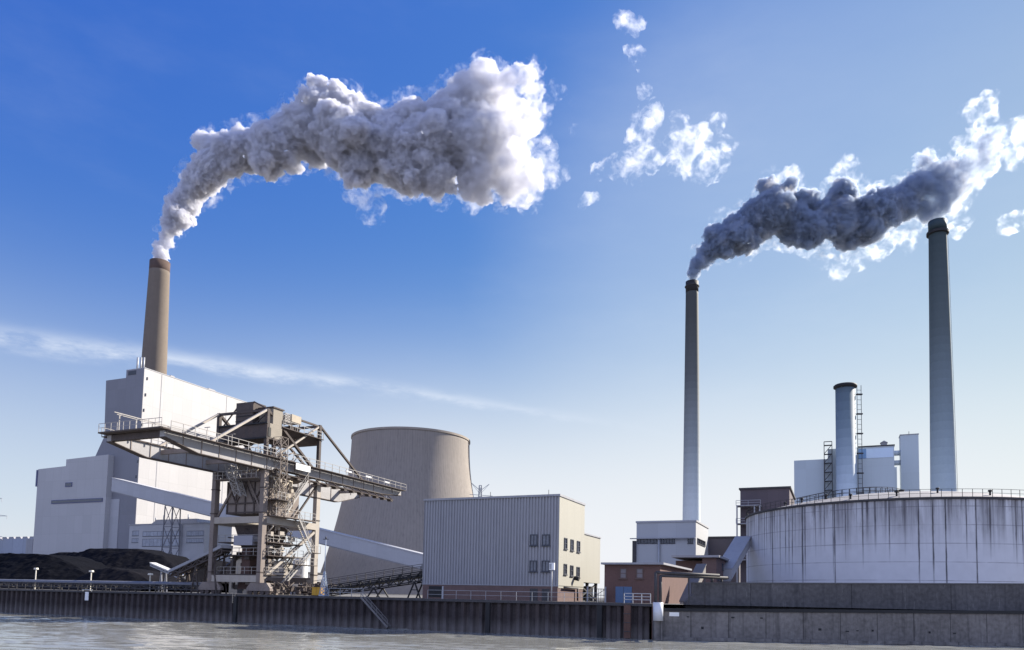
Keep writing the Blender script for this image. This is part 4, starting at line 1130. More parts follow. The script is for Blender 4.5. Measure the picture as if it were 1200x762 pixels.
mb = MB(); z = hz(CO, xa, 0, 473); mb.bar((xb, 0, z), (-.2, .2, zA), .2); mb.bar((xL + .3, .4, zh1), (xa - .1, .4, z - .4), .16); mb.bar((xb + .1, .4, zh1 + .2), (-.2, .4, zA - .4), .16); mb.build('strut', M_CRD, cr)
z1 = zA + .1; y1, y2 = vy(CO, z1, 341), vy(CO, z1, 352)
MB().box(-2.2, .2, y1, y2, hz(CO, 0, y1, 494), hz(CO, 0, y1, 485.5)).build('control_cabin', M_BEIGE, cr)
mb = MB()
for y in (y1 + .2, y2 - .2):
    for x in (-2, .05): mb.bar((x, y, zAb - 2), (x, y, hz(CO, 0, y1, 494)), .14)
mb.build('cabin_stand', M_CRD, cr)
mb = MB(); mb.mast((-.3, yh + 1.2, zAb - 1.6), (-.3, yh + 1.2, zA + .2), 1.0, 1.0, 4, .09); mb.build('stair_cage', M_RAILS, cr)
zt1 = hz(CO, 0, yB * .6, 512)
tr = MB(); tr.prism([(xL + .6, zt1 + .5), (xL + 1.2, zt1 - .2), (-1.2, zt1 - .2), (-.3, zt1 + .5)], yh + .02, yB + 1.2); tr.build('trough', M_CRD, cr)
o = MB().box(xL, .5, yh + .02, yB + .6, zt1 + .504, zt1 + .62).build('upper_platform', M_CRD, cr)
MB().rail([(.45, yh + .1, zt1 + .62), (.45, yB + .5, zt1 + .62)], 1.1, 1.5, .07).build('railing', M_RAILS, o)
mb = MB()
for k in range(5): y = yh + 1 + k * (yB - yh - 1) / 4.5; mb.box(-3 + (k % 2), -1.2 + (k % 2) * .8, y, y + 1.1, zt1 + .63, zt1 + 1.1 + .35 * (k % 3))
mb.build('drive_unit', M_CRD, o)
# hopper and its framework under the boom
xh0, xh1 = ux(CO, 13, 263), -lw / 2 - .15
zq0, zq1 = zP + 1.0, hz(CO, 0, 0, 562)
hp = MB().box(xh0, xh1, .6, 8.5, zq0, zq1).build('hopper', M_CR, cr)
mb = MB()
for z in (zq0 + .1, zq0 + 1.5, zq1 - .2): mb.box(xh0 - .05, xh1 + .05, .42, .595, z, z + .2)
n = 4
for k in range(n + 1): x = xh0 + (xh1 - xh0) * k / n; mb.box(x - .1, x + .1, .44, .59, zq0, zq1)
for k in range(n):
    a, b = xh0 + (xh1 - xh0) * k / n, xh0 + (xh1 - xh0) * (k + 1) / n
    mb.bar((a, .5, zq0 + 1.6 if k % 2 else zq1 - .2), (b, .5, zq1 - .2 if k % 2 else zq0 + 1.6), .16)
mb.build('frame', M_CRD, hp)
mb = MB(); mb.prism([(xh0 - .4, zq1 + .5), (xh0 - 1.0, zG - GH - .6), (xh1 + 1.2, zG - GH - .6), (xh1, zq1 + .5)], 1.5, 8); mb.build('grab_funnel', M_CR, cr)
MB().box(xh0 + .4, xh1 + .1, .9, 6.5, zq1 + .003, zG - GH - .1).build('hopper_shaft', M_CR, cr)
rnd = random.Random(11)
def clutter(name, mat, x0, x1, y0, y1, z0, z1, nb, npipe, s=1.0):
    for _ in range(nb):
        x, y, z = rnd.uniform(x0, x1), rnd.uniform(y0, y1), rnd.uniform(z0, z1)
        a, b, c_ = rnd.uniform(.15, .6) * s, rnd.uniform(.15, .6) * s, rnd.uniform(.15, .55) * s
        MB().box(x - a, x + a, y - b, y + b, z - c_, z + c_).build(name, mat, cr)
    mb = MB()
    for _ in range(npipe):
        p = Vector((rnd.uniform(x0, x1), rnd.uniform(y0, y1), rnd.uniform(z0, z1)))
        ax = rnd.choice(((1, 0, 0), (0, 1, 0), (0, 0, 1), (.7, 0, .7), (0, .7, .7), (0, -.7, .7), (.6, .2, -.6)))
        q = p + Vector(ax) * rnd.uniform(1.0, 3.0)
        q = Vector((min(max(q.x, x0 - .4), x1 + .4), min(max(q.y, y0), y1), min(max(q.z, z0), z1)))
        if (q - p).length > .3: mb.tube(p, q, rnd.uniform(.05, .11), n=6)
    return mb.build('piping', mat, cr)
clutter('cable_box', M_BEIGE, xh0, .3, .2, 3.5, zq1 + .4, zG + 1.0, 14, 80, .7)
clutter('gear_housing', M_CR, xh0, -.2, 1.5, 8, zq1 + .3, zG + 2.2, 24, 50)
clutter('cable_box', M_BEIGE, .55, 1.1, 1.0, 5.0, zq0 + .6, zG - GH - 1.0, 9, 40, .6)
clutter('pump_housing', M_CRD, xL + 1, -1, 1.0, 9, 3.4, zP - 1.2, 20, 50)
clutter('motor_housing', M_CRL, -1.2, .2, 1.5, 7.5, 3.3, zP - .8, 12, 40, .8)
clutter('drive_box', M_CR, xL - 1, 1.4, .8, yB - 1, .2, 1.7, 26, 24)
clutter('buffer_box', M_CRD, 1.2, 3.2, .8, yB + 2, .3, 1.9, 26, 40, .7)
mb = MB(); mb.prism([(xh0 + .6, zP - .6), (xh1 - .6, zP - .6), (xh1 - 2.2, 7.0), (xh0 + 2.2, 7.0)], 1.6, 7.2); mb.build('hopper_cone', M_CRD, cr)
MB().box(ux(CO, 8, 272), ux(CO, 8, 294), .3, 2.6, hz(CO, 0, 0, 638.5), hz(CO, 0, 0, 627)).build('operator_room', material('bluegrey_sheet', (.28, .28, .32), .7, var=.1), cr)
xc = ux(CO, 5, 281)
mb = MB(); mb.prism([(xc - .8, 6.99), (xc + .8, 6.99), (xc + .8, 3.4), (xc + 1.4, .8), (xc - 1.4, .8), (xc - .8, 3.4)], 1.2, 3.6); mb.build('discharge_chute', M_RUST, cr)
for z, x0, x1 in ((zP - 3.2, xL + .5, .6), (zP - 5.2, xL + .5, .9), (zS + .7, xL + .5, .6)):
    o = MB().box(x0, x1, .45, 8.5, z - .12, z).build('platform', M_CRD, cr)
    MB().rail([(x0, .5, z), (x1 - .05, .5, z), (x1 - .05, 8.4, z)], 1.05, 1.3, .06).build('railing', M_RAILS, o)
z = zP + .64
o = MB().box(.4, 1.7, ld, yB - 2, z, z + .1).build('side_platform', M_CR, cr)
MB().rail([(1.65, ld, z + .1), (1.65, yB - 2.2, z + .1)], 1.1, 1.2, .065).build('railing', M_RAILS, o)
o = MB().box(-1, 2.2, .6, 3.0, zq0 + 2.0, zq0 + 2.12).build('side_platform', M_CRD, cr)
MB().rail([(2.1, .6, zq0 + 2.1), (2.1, 3.0, zq0 + 2.1)], 1.1, .8, .065).build('railing', M_RAILS, o)
# right side bracing
def brace(a, b, w, m): MB().bar(a, b, w).build('brace', m, cr)
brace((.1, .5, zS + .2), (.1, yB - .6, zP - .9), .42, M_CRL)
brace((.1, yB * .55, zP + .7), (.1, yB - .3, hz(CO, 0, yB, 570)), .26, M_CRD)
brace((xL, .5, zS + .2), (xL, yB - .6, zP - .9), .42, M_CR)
brace((xL + .3, .3, zP + .6), (xL * .55, .6, zG - GH - .4), .3, M_CR)
brace((-.3, .3, zP + .8), (xL * .45, .6, zG - GH - .2), .26, M_CR)
# zigzag stairs on the right side
def stair(a, b, w, name='stair_flight'):
    a, b = Vector(a), Vector(b); mb = MB(); n = int((b - a).length / .32)
    for s in (0, w): mb.bar(a + Vector((s, 0, 0)), b + Vector((s, 0, 0)), .09, .26)
    for k in range(n + 1):
        p = a.lerp(b, k / max(n, 1)); mb.box(p.x, p.x + w, p.y - .12, p.y + .12, p.z - .02, p.z + .03)
    mb.rail([a + Vector((w, 0, .1)), b + Vector((w, 0, .1))], 1.05, 1.1, .06); mb.build(name, M_RAILS, cr)
ys = [vy(CO + U * 1.6, 4, p_) for p_ in (334, 349, 367)]
stair((.9, ys[0], 1.6), (.9, ys[2] - .6, hz(CO, 1, ys[2], 648)), .8)
zl = hz(CO, 1, ys[2], 648)
o = MB().box(.7, 2.0, ys[2] - .6, ys[2] + 1.2, zl - .1, zl).build('landing', M_CRD, cr)
MB().rail([(1.95, ys[2] - .6, zl), (1.95, ys[2] + 1.2, zl)], 1.1, .8, .06).build('railing', M_RAILS, o)
stair((.9, ys[2] - .2, zl), (.9, ys[1] - .2, zP + .6), .8)
o = MB().box(.7, 2.4, ys[1] - 1.5, ys[2], 4.6, 4.7).build('landing', M_CRD, cr)
MB().rail([(2.35, ys[1] - 1.5, 4.7), (2.35, ys[2], 4.7)], 1.1, .8, .06).build('railing', M_RAILS, o)
stair((.45, 3.2, zP + .7), (.45, 8.4, zG - GH - .4), .8)
MB().box(-1.0, .1, yB - .55, yB + .55, 1.76, 2.5).build('leg_foot', M_CRL, cr)

# slim lattice stair tower standing against the right side of the hopper
mb = MB(); mb.mast((1.0, 2.0, zP + .6), (1.0, 2.0, zG + 3.2), 1.5, 1.5, 9, .08); mb.build('stair_tower', M_CR, cr)
mb = MB(); mb.mast((-3.6, -.9, zq1 - 2.5), (-6.2, -.9, zG - .4), 1.2, 1.2, 6, .09); mb.build('cable_ladder', M_RAILS, cr)
for x0, x1 in ((xL + .6, -.5),):
    o = MB().box(x0, x1, -1.3, .35, zq1 + .1, zq1 + .2).build('hopper_platform', M_CR, cr)
    MB().rail([(x0, -1.25, zq1 + .2), (x1, -1.25, zq1 + .2)], 1.1, .9, .07).build('railing', M_RAILS, o)
MB().rail([(xL + .5, -.6, zG + .3), (-.5, -.6, zG + .3)], 1.1, .9, .07).build('railing', M_RAILS, cr)

# ------------------------------------------------------------------ coal yard
def coal_material(name, a, b_, p=.5):
    m = material(name, a, .95, var=.35, scale=.25, bump=.6, fine=2.5, spec=.04)
    t = m.node_tree; bs = t.nodes['Principled BSDF']; L = t.links.new
    src = bs.inputs['Base Color'].links[0].from_socket
    tc = t.nodes.new('ShaderNodeTexCoord'); n = t.nodes.new('ShaderNodeTexNoise'); n.inputs['Scale'].default_value = .09; n.inputs['Detail'].default_value = 8; n.inputs['Roughness'].default_value = .7
    L(tc.outputs['Object'], n.inputs['Vector'])
    r_ = t.nodes.new('ShaderNodeMapRange'); r_.inputs['From Min'].default_value = p; r_.inputs['From Max'].default_value = p + .2; L(n.outputs['Fac'], r_.inputs['Value'])
    mx = t.nodes.new('ShaderNodeMix'); mx.data_type = 'RGBA'; L(r_.outputs[0], mx.inputs['Factor']); L(src, mx.inputs['A']); mx.inputs['B'].default_value = (*b_, 1); L(mx.outputs['Result'], bs.inputs['Base Color'])
    return m
def heap(label, Y0, crest, mat, slope=33, rough=.35, seed=1):
    """Crest given as (column, row) along a line parallel to the quay through distance Y0."""
    p0 = at(crest[0][0], 690, Y0); p0.z = DECK
    rr_ = random.Random(seed)
    cs = []
    for px, py in crest:
        x = run(Vector((p0.x, p0.y, DECK + 5)), U, px); p = p0 + U * x
        cs.append((x, max(4.6 + rise(Vector((p.x, p.y, 4.6)), py) - DECK, 0.02)))
    xs = np.linspace(cs[0][0], cs[-1][0], int((cs[-1][0] - cs[0][0]) / .6)); hs = np.interp(xs, [c[0] for c in cs], [c[1] for c in cs])
    from mathutils import noise as mn
    tanS = math.tan(R(slope)); hm = hs.max(); dep = hm / tanS + 7
    ys_ = np.linspace(-dep, dep, int(2 * dep / .6))
    mb = MB(); n = len(ys_)
    for x, hx in zip(xs, hs):
        for y in ys_:
            nz = .4 * mn.fractal(Vector((x * .14, y * .14, seed)), 1.0, 2.1, 4) + .33 * mn.fractal(Vector((x * .6, y * .6, seed)), .5, 2.1, 5)
            z = min(hx, hx - (abs(y) - 4) * tanS) if abs(y) > 4 else hx
            f_ = min(1, max(z, 0) / 2)
            z = max(z + nz * rough * 2.2 * f_ * (.35 if abs(y) < 4 else 1), -.05)
            mb.v.append((x, y, z))
    for i in range(len(xs) - 1):
        for j in range(n - 1):
            mb.f.append((i * n + j, (i + 1) * n + j, (i + 1) * n + j + 1, i * n + j + 1)); mb.s.append(False)
    o = mb.build('coal_heap', mat, loc=p0, rz=TH)
    return tag(o, label, 'coal heap', 'coal heaps behind the quay')
M_COAL = coal_material('black_coal', (.0062, .0066, .0092), (.0105, .0108, .0140))
M_COALB = coal_material('brownish_coal', (.0085, .0085, .0112), (.0140, .0130, .0155), .54)
heap('black long flat-topped coal heap nearest the quay conveyor', 182, [(-120, 650), (0, 649.5), (58, 650.5), (80, 652), (100, 660), (122, 672), (138, 684)], M_COAL, seed=3)
heap('higher dark coal heap in front of the office block', 215, [(48, 672), (70, 651), (84, 648), (108, 648.5), (119, 643.8), (172, 643.8), (181, 647.5), (203, 652), (222, 668), (232, 684)], M_COALB, seed=5)
heap('small brownish coal heap at the foot of the higher heap', 150, [(106, 684), (118, 675), (135, 668), (150, 666), (172, 670), (186, 675), (198, 684)], M_COALB, slope=36, seed=8)
heap('brown earthy heap behind the inclined belt and the crane leg', 165, [(205, 684), (222, 668), (240, 656), (256, 658), (275, 684)], M_COALB, slope=36, seed=12)

# ------------------------------------------------------------------ conveyors
qc0, qc1 = quay(-260, 4.5), quay(244, 4.5)
d = (qc1 - qc0).length
zc = 4.6 + rise(Vector((qc1.x, qc1.y, 4.6)), 682.5) - DECK
qv = thing('quay_conveyor', 'long low belt conveyor with a pale rounded cover running along the quay to the crane', 'conveyor', qc0)
mb = MB(); n = 8
for i in range(n):
    a, b = math.pi * i / n, math.pi * (i + 1) / n
    mb.add([(0, math.cos(a) * .75, zc - .45 + math.sin(a) * .45), (d, math.cos(a) * .75, zc - .45 + math.sin(a) * .45), (d, math.cos(b) * .75, zc - .45 + math.sin(b) * .45), (0, math.cos(b) * .75, zc - .45 + math.sin(b) * .45)], [(0, 1, 2, 3)], True)
mb.build('belt_cover', material('belt_cover_sheet', (.13, .13, .145), .5, var=.2, scale=1.0), qv)
mb = MB(); mb.truss((0, -.7, zc - 1.15), (d, -.7, zc - 1.15), .62, int(d / 1.4), .11); mb.truss((0, .7, zc - 1.15), (d, .7, zc - 1.15), .62, int(d / 1.4), .11); mb.box(0, d, -.5, .5, zc - .8, zc - .7); mb.build('frame', M_DARK, qv)
for k in range(int(d / 6)):
    mb = MB(); mb.bar((k * 6 + 1, -.7, 0), (k * 6 + 1, -.7, zc - 1.1), .14); mb.bar((k * 6 + 1, .7, 0), (k * 6 + 1, .7, zc - 1.1), .14); mb.bar((k * 6 + 1, -.7, zc - 1.3), (k * 6 + 1, .7, zc - 1.3), .14); mb.build('support', M_DARK, qv)
mb = MB(); mb.rail([(0, -2.4, 0), (d, -2.4, 0)], .95, 2.2, .06); mb.build('railing', M_DARK, qv)
def belt(name, label, pa, pb, wd, hgt, mat, posts=3, rail=False, roof=None, rmat=None):
    dd_ = pb - pa; hl = Vector((dd_.x, dd_.y, 0)).length
    o = thing(name, label, 'conveyor', pa, rz=math.atan2(dd_.y, dd_.x))
    mb = MB()
    for s in (-wd / 2, wd / 2):
        mb.truss((0, s, -hgt), (hl, s, dd_.z - hgt), hgt, int(hl / 1.6), .16)
    mb.prism([(0, -hgt * .55), (hl, dd_.z - hgt * .55), (hl, dd_.z - hgt * .3), (0, -hgt * .3)], -wd / 2 + .15, wd / 2 - .15)
    mb.build('truss_frame', mat, o)
    if rail:
        mb = MB()
        for s in (-wd / 2, wd / 2): mb.rail([(0, s, .05), (hl, s, dd_.z + .05)], 1.0, 1.5, .07)
        mb.build('railing', M_DARK, o)
    if roof:
        MB().prism([(0, .05), (hl, dd_.z + .05), (hl, dd_.z + roof), (0, roof)], -wd / 2 - .15, wd / 2 + .15).build('cover', rmat or M_GALV, o)
    for k in range(posts):
        f = (k + .6) / posts; x = hl * f; z = dd_.z * f - hgt; g_ = DECK - pa.z
        if z - g_ < 1: continue
        mb = MB()
        mb.bar((x - 1, -wd / 2, g_), (x, -wd / 2, z), .18); mb.bar((x + 1, -wd / 2, g_), (x, -wd / 2, z), .18); mb.bar((x - 1, wd / 2, g_), (x, wd / 2, z), .18); mb.bar((x + 1, wd / 2, g_), (x, wd / 2, z), .18); mb.bar((x - .5, -wd / 2, (z + g_) / 2), (x + .5, -wd / 2, (z + g_) / 2), .12)
        mb.build('trestle_leg', mat, o)
    return o
belt('inclined_belt', 'dark inclined belt conveyor rising from the coal yard into the crane legs', at(204, 672, 122), at(266, 643, 113), 1.7, .8, M_CRD, 3, roof=.5, rmat=M_GREYPAINT)
belt('inclined_belt', 'short belt conveyor with a bright sunlit cover in front of the coal heaps', at(214, 675.5, 125), at(179, 660.5, 138), .8, .4, M_GREYPAINT, 1, roof=.2, rmat=material('bright_cover_sheet', (.7, .68, .64), .4, var=.05))
pb = HALL[0] + U * (HALL[2] - .15) + V * 4.0
pbz = at(495, 668, pb.y).z
belt('inclined_belt', 'dark open truss conveyor climbing from the crane into the grey corrugated hall', at(372, 689.5, 116), Vector((pb.x, pb.y, pbz)), 2.6, 1.35, M_BLACK, 3, rail=True)

# ------------------------------------------------------------------ small things on the quay
for px, py, lab in ((39, 667.5, 'pale T-shaped deck lamp in front of the black flat-topped coal heap, farthest from the crane'), (104, 670.5, 'pale T-shaped deck lamp where the black coal heap slopes down'), (173.5, 674, 'pale T-shaped deck lamp before the small brownish heap')):
    p = quay(px, 6.0); zt_l = 4.6 + rise(Vector((p.x, p.y, 4.6)), py) - DECK
    o = thing('deck_lamp', lab, 'lamp', p, 'deck lamps along the quay conveyor')
    MB().bar((0, 0, 0), (0, 0, zt_l), .14).build('post', material('cream_lamp_paint', (.6, .57, .5), .6), o)
    MB().prism([(-.42, zt_l + .003), (.42, zt_l + .003), (.32, zt_l + .3), (-.32, zt_l + .3)], -.2, .2).build('lamp_head', material('cream_lamp_paint', (.6, .57, .5)), o)
p = quay(378, 1.2)
zt_m = hz(p, 0, 0, 632); zc_m = hz(p, 0, 0, 670)
o = thing('signal_mast', 'slim pale blue mast with a tapering lattice foot beside the yellow cabinet', 'mast', p)
M_PB = material('pale_blue_paint', (.33, .38, .46), .6, var=.1)
MB().mast((0, 0, 0), (0, 0, zc_m), .95, .16, 7, .07).box(-.5, .5, -.5, .5, 0, .2).build('lattice_foot', M_PB, o)
MB().tube((0, 0, zc_m - .1), (0, 0, zt_m), .075, .045).build('pole', M_PB, o)
MB().bar((-.5, 0, zt_m), (.5, 0, zt_m), .07).tube((0, 0, zt_m), (0, 0, zt_m + .35), .1).build('lamp', M_DARK, o)
p = quay(369, 1.3); hy = hz(p, 0, 0, 689)
o = thing('yellow_cabinet', 'yellow metal cabinet on the quay edge left of the blue mast', 'cabinet', p)
MB().box(-.75, .75, 0, .9, .12, hy).build('body', material('yellow_paint', (.52, .29, .03), .55, var=.12, streak=.3), o)
MB().box(-.82, .82, -.07, .97, hy + .002, hy + .1).build('lid', material('yellow_paint', (.52, .29, .03)), o)
MB().box(-.7, .7, .05, .85, 0, .118).build('plinth', M_DARK, o)
MB().box(-.012, .012, -.015, .05, .2, hy - .1).build('door_joint', M_BLACK, o)
p = at(351, 690, 128); p.z = DECK
o = thing('white_silo', 'small white cylindrical silo behind the crane stairs', 'silo', p, rz=0)
hs = 4.6 + rise(Vector((p.x, p.y, 4.6)), 657) - DECK
MB().lathe([(1.25, .8), (1.25, hs)], 32).build('shell', material('white_silo_paint', (.72, .72, .72), .5, var=.05), o)
MB().lathe([(1.28, hs), (.25, hs + .5), (.01, hs + .5)], 32).build('roof', M_GALV, o)
mb = MB()
for k in range(4): a = k * math.pi / 2 + .4; mb.bar((math.cos(a) * 1.1, math.sin(a) * 1.1, 0), (math.cos(a) * 1.1, math.sin(a) * 1.1, .9), .16)
mb.build('stand', M_DARK, o)
p = quay(300, 17); hz_ = at(310, 664, p.y).z - DECK
for (pxa, pyt, wd, inl, lab, mt) in ((292, 655, 5, 20, 'low pale sheet-metal shed behind the crane legs', M_BEIGE), (362, 672, 4.5, 22, 'dark grey shed by the foot of the rear crane leg', M_GREYPAINT), (330, 660, 3.5, 22, 'pale narrow switch cabin behind the crane stairs', M_CRL)):
    p = quay(pxa, inl); hh_ = at(pxa, pyt, p.y).z - DECK
    o = thing('quay_shed', lab, 'shed', p, 'sheds behind the crane')
    MB().box(-wd, 0, 0, 4, 0, hh_).build('wall', mt, o); MB().box(-wd - .2, .2, -.2, 4.2, hh_ + .003, hh_ + .2).build('roof', M_DARK, o)
    MB().box(-wd * .6, -wd * .35, -.05, .05, 0, 2.0).build('door', M_DARK, o)

# railings along the quay edge
a, b = quay(500, .75), quay(700, .75)
o = thing('quay_railing', 'thin grey railing along the quay edge before the corrugated hall', 'railing', a)
MB().rail([(0, 0, .03), ((b - a).length, 0, .03)], 1.1, 2.0, .045).build('rail_frame', M_GALV, o)
a, b = quay(384, .75), quay(424, .75)
o = thing('quay_railing', 'grey railing on the quay edge between the blue mast and the quay stairs', 'railing', a)
MB().rail([(0, 0, .03), ((b - a).length, 0, .03)], 1.1, 1.6, .06).build('rail_frame', M_GALV, o)
a, b = quay(731, .5), quay(762, .5)
o = thing('quay_railing', 'white three-bar railing at the quay edge in front of the blue door', 'railing', a)
mb = MB()
for z in (.45, .8, 1.15): mb.bar((0, 0, z), ((b - a).length, 0, z), .08)
for k in range(4): mb.bar(((b - a).length * k / 3, 0, .03), ((b - a).length * k / 3, 0, 1.15), .08)
mb.build('rail_frame', material('white_rail_paint', (.42, .42, .43), .5), o)
a, b = quay(688, 9), quay(709, 9)
o = thing('yard_gate', 'dark mesh yard gate between the corrugated hall and the brick substation', 'gate', a)
mb = MB(); l_ = (b - a).length
for z in (.15, .9, 1.7): mb.bar((0, 0, z), (l_, 0, z), .07)
for k in range(9): mb.bar((l_ * k / 8, 0, 0), (l_ * k / 8, 0, 1.75), .06)
mb.bar((0, 0, .15), (l_, 0, 1.7), .06); mb.build('gate_leaf', M_DARK, o)
for x in (0, l_): MB().box(x - .09, x + .09, -.09, .09, 0, 2).build('gate_post', M_GREYPAINT, o)

# lamp post with a white box
p = quay(645.5, 1.0); zt_l = hz(p, 0, 0, 668)
o = thing('lamp_post', 'slender grey post with a white rectangular lamp box before the corrugated hall windows', 'lamp post', p)
MB().tube((0, 0, 0), (0, 0, zt_l), .075, .05).build('pole', M_GALV, o)
mb = MB(); mb.box(-.32, .32, -.16, .16, zt_l + .003, zt_l + .85); mb.build('lamp_box', material('white_lamp_housing', (.75, .75, .75)), o)
MB().box(-.28, .0, -.18, -.161, zt_l + .1, zt_l + .75).build('lens', M_GALV, o)

# stairs down the sheet-pile wall
a = quay(426, -.35); dx = run(Vector((*(QB + V * -.35).xy, 1)) + U * 0, U, 458) - run(Vector((*(QB + V * -.35).xy, 1)), U, 426)
o = thing('quay_stairs', 'steel stairway slanting down the rusty quay wall to the water', 'stairs', a)
mb = MB(); A_, B2 = Vector((0, 0, 0)), Vector((dx, 0, -3.75))
for y in (-.85, -.05): mb.bar(A_ + Vector((0, y, 0)), B2 + Vector((0, y, 0)), .08, .24)
mb.build('stringer', material('dull_stair_steel', (.16,.15,.15), .7, var=.2), o)
mb = MB()
for k in range(19): q_ = A_.lerp(B2, (k + .5) / 19); mb.box(q_.x - .13, q_.x + .13, -.8, -.1, q_.z - .02, q_.z + .02)
mb.build('tread', M_DARK, o)
mb = MB()
up = Vector((0, 0, .95)); f0, f1 = A_ + Vector((0, -.85, 0)), B2 + Vector((0, -.85, 0))
mb.bar(f0 + up, f1 + up, .06); mb.bar(f0 + up * .5, f1 + up * .5, .05)
for k in range(6): q_ = f0.lerp(f1, k / 5); mb.bar(q_, q_ + up, .06)
mb.build('handrail', material('dull_stair_steel', (.16,.15,.15)), o)

# white marker board and beige ladder on the sheet piles
p = quay(100.5, -.3, 0); z1 = on_level(100, 700, 0)
o = thing('depth_board', 'small white depth marker board hanging on the rusty quay wall under the coal heap', 'marker board', Vector((p.x, p.y, 4.03)))
MB().box(-.4, .4, -.06, .0, -1.55, -.2).build('board', material('white_board', (.75, .75, .74)), o)
MB().bar((-1.2, -.03, .15), (1.2, -.03, .15), .1).bar((-1, -.03, -.1), (-1, -.03, .15), .08).bar((1, -.03, -.1), (1, -.03, .15), .08).build('hanger', M_GALV, o)
p = quay(273, -.2, 0)
o = thing('wall_ladder', 'short pale ladder strip on the quay wall below the crane', 'ladder', Vector((p.x, p.y, 4.03)))
mb = MB()
for x in (-.22, .22): mb.bar((x, -.06, -1.3), (x, -.06, .3), .07)
for k in range(6): mb.bar((-.22, -.06, -1.2 + k * .25), (.22, -.06, -1.2 + k * .25), .05)
mb.build('ladder_frame', M_BEIGE, o)
p = quay(735.5, -.12, 0)
o = thing('fender_plate', 'tall rust-orange fender plate on the quay wall below the blue door', 'fender', Vector((p.x, p.y, 0)))
MB().box(-.38, .38, -.3, .0, .1, 3.85).build('plate', material('rust_orange_steel', (0.17, 0.075, 0.05)), o)
mb = MB()
for z in (.8, 1.8, 2.8): mb.box(-.42, .42, -.36, -.301, z, z + .1)
mb.build('strap', M_DARK, o)

# pipe riser with the white jacket at the wall bend
p = RW0 - VR * .9 + UR * .35
zj0, zj1 = hz(Vector((p.x, p.y, 0)), 0, 0, 727.5), hz(Vector((p.x, p.y, 0)), 0, 0, 706)
zpi = hz(Vector((p.x, p.y, 0)), 0, 0, 671)
o = thing('pipe_riser', 'pair of dark pipes rising from a white jacket and bridging to the flood wall', 'pipework', Vector((p.x, p.y, 0)), rz=ANG_R)
MB().tube((0, 0, zj0), (0, 0, zj1), .55, n=24).build('white_jacket', material('white_jacket_paint', (.62, .63, .66), .5, var=.06, streak=.15), o)
MB().box(-.45, .45, -.2, .7, -1, zj0 - .003).build('pedestal', M_QUAYC, o)
xe1 = run(Vector((p.x, p.y, zpi)), UR, 846) ; xe2 = run(Vector((p.x, p.y, zpi)), UR, 857.5)
MB().pipe([(-.28, 0, zj1), (-.28, 0, zpi), (xe1, .9, zpi - .15), (xe1, 3.5, zpi - .15), (xe1, 3.5, 6.4)], .17).build('pipe', M_DARK, o)
MB().pipe([(.28, .1, zj1), (.28, .1, zpi - .35), (xe2, 1.4, zpi - .4), (xe2, 3.5, zpi - .4), (xe2, 3.5, 6.4)], .17).build('pipe', M_DARK, o)
for k in range(1, 4):
    x = xe1 * k / 4; MB().bar((x, .5, 3.5 if k < 2 else 4), (x, .5, zpi - .5), .12).build('pipe_support', M_DARK, o) if k > 1 else None
p = on_level(790, 720, 1.0)
q_ = RW0 + UR * run(Vector((*RW0.xy, 3)), UR, 790)
o = thing('wall_notice', 'small white blank notice board on the concrete quay wall right of the pipe jacket', 'sign', Vector((q_.x, q_.y, 0)), rz=ANG_R)
zn = hz(Vector((q_.x, q_.y, 0)), 0, 0, 720)
MB().box(-.55, .55, -.06, -.003, zn - .22, zn + .22).build('board', material('white_board', (.75, .75, .74)), o)

# ------------------------------------------------------------------ smoke, steam, drifting shreds of cloud
def puff_mesh(name, blobs, Y, voxel, disp, jitter=.25, seed=0, lumps=9, grow=.82, sub=5, parent=None):
    """A cauliflower body: overlapping balls (column, row, radius in photograph pixels, at distance Y), each with heads
    growing out of it and smaller heads on those, fused and roughened."""
    rr_ = random.Random(seed)
    mb = MB()
    import bmesh
    bm = bmesh.new(); bmesh.ops.create_icosphere(bm, subdivisions=2, radius=1.0)
    bv = [v.co.copy() for v in bm.verts]; bf = [tuple(v.index for v in f.verts) for f in bm.faces]; bm.free()
    def ball(c, r): mb.add([c + v * r for v in bv], bf)
    def rdir(): return Vector((rr_.gauss(0, 1), rr_.gauss(0, 1), rr_.gauss(0, 1))).normalized()
    for px, py, pr in blobs:
        k = Y / FPX
        c = at(px, py, Y + rr_.uniform(-1, 1) * jitter * pr * k); r = pr * k * grow
        ball(c, r)
        for _ in range(lumps):
            d = rdir(); r1 = r * rr_.uniform(.26, .52); c1 = c + d * r * rr_.uniform(.62, .92)
            ball(c1, r1)
            for _ in range(sub):
                d2 = (rdir() + d * .9).normalized(); ball(c1 + d2 * r1 * rr_.uniform(.6, .95), r1 * rr_.uniform(.25, .5))
    o = mb.build(name, None, parent)
    m = o.modifiers.new('fuse', 'REMESH'); m.mode = 'VOXEL'; m.voxel_size = voxel
    for sz, st, hard in disp:
        tx = bpy.data.textures.new('puff_noise', 'CLOUDS'); tx.noise_scale = sz; tx.noise_depth = 3
        tx.noise_type = 'HARD_NOISE' if hard else 'SOFT_NOISE'
        d = o.modifiers.new('rough', 'DISPLACE'); d.texture = tx; d.texture_coords = 'GLOBAL'; d.strength = st; d.mid_level = .35 if hard else .45
    dg = bpy.context.evaluated_depsgraph_get()
    me = bpy.data.meshes.new_from_object(o.evaluated_get(dg))
    o.modifiers.clear(); old = o.data; o.data = me; bpy.data.meshes.remove(old)
    me.name = name
    return o
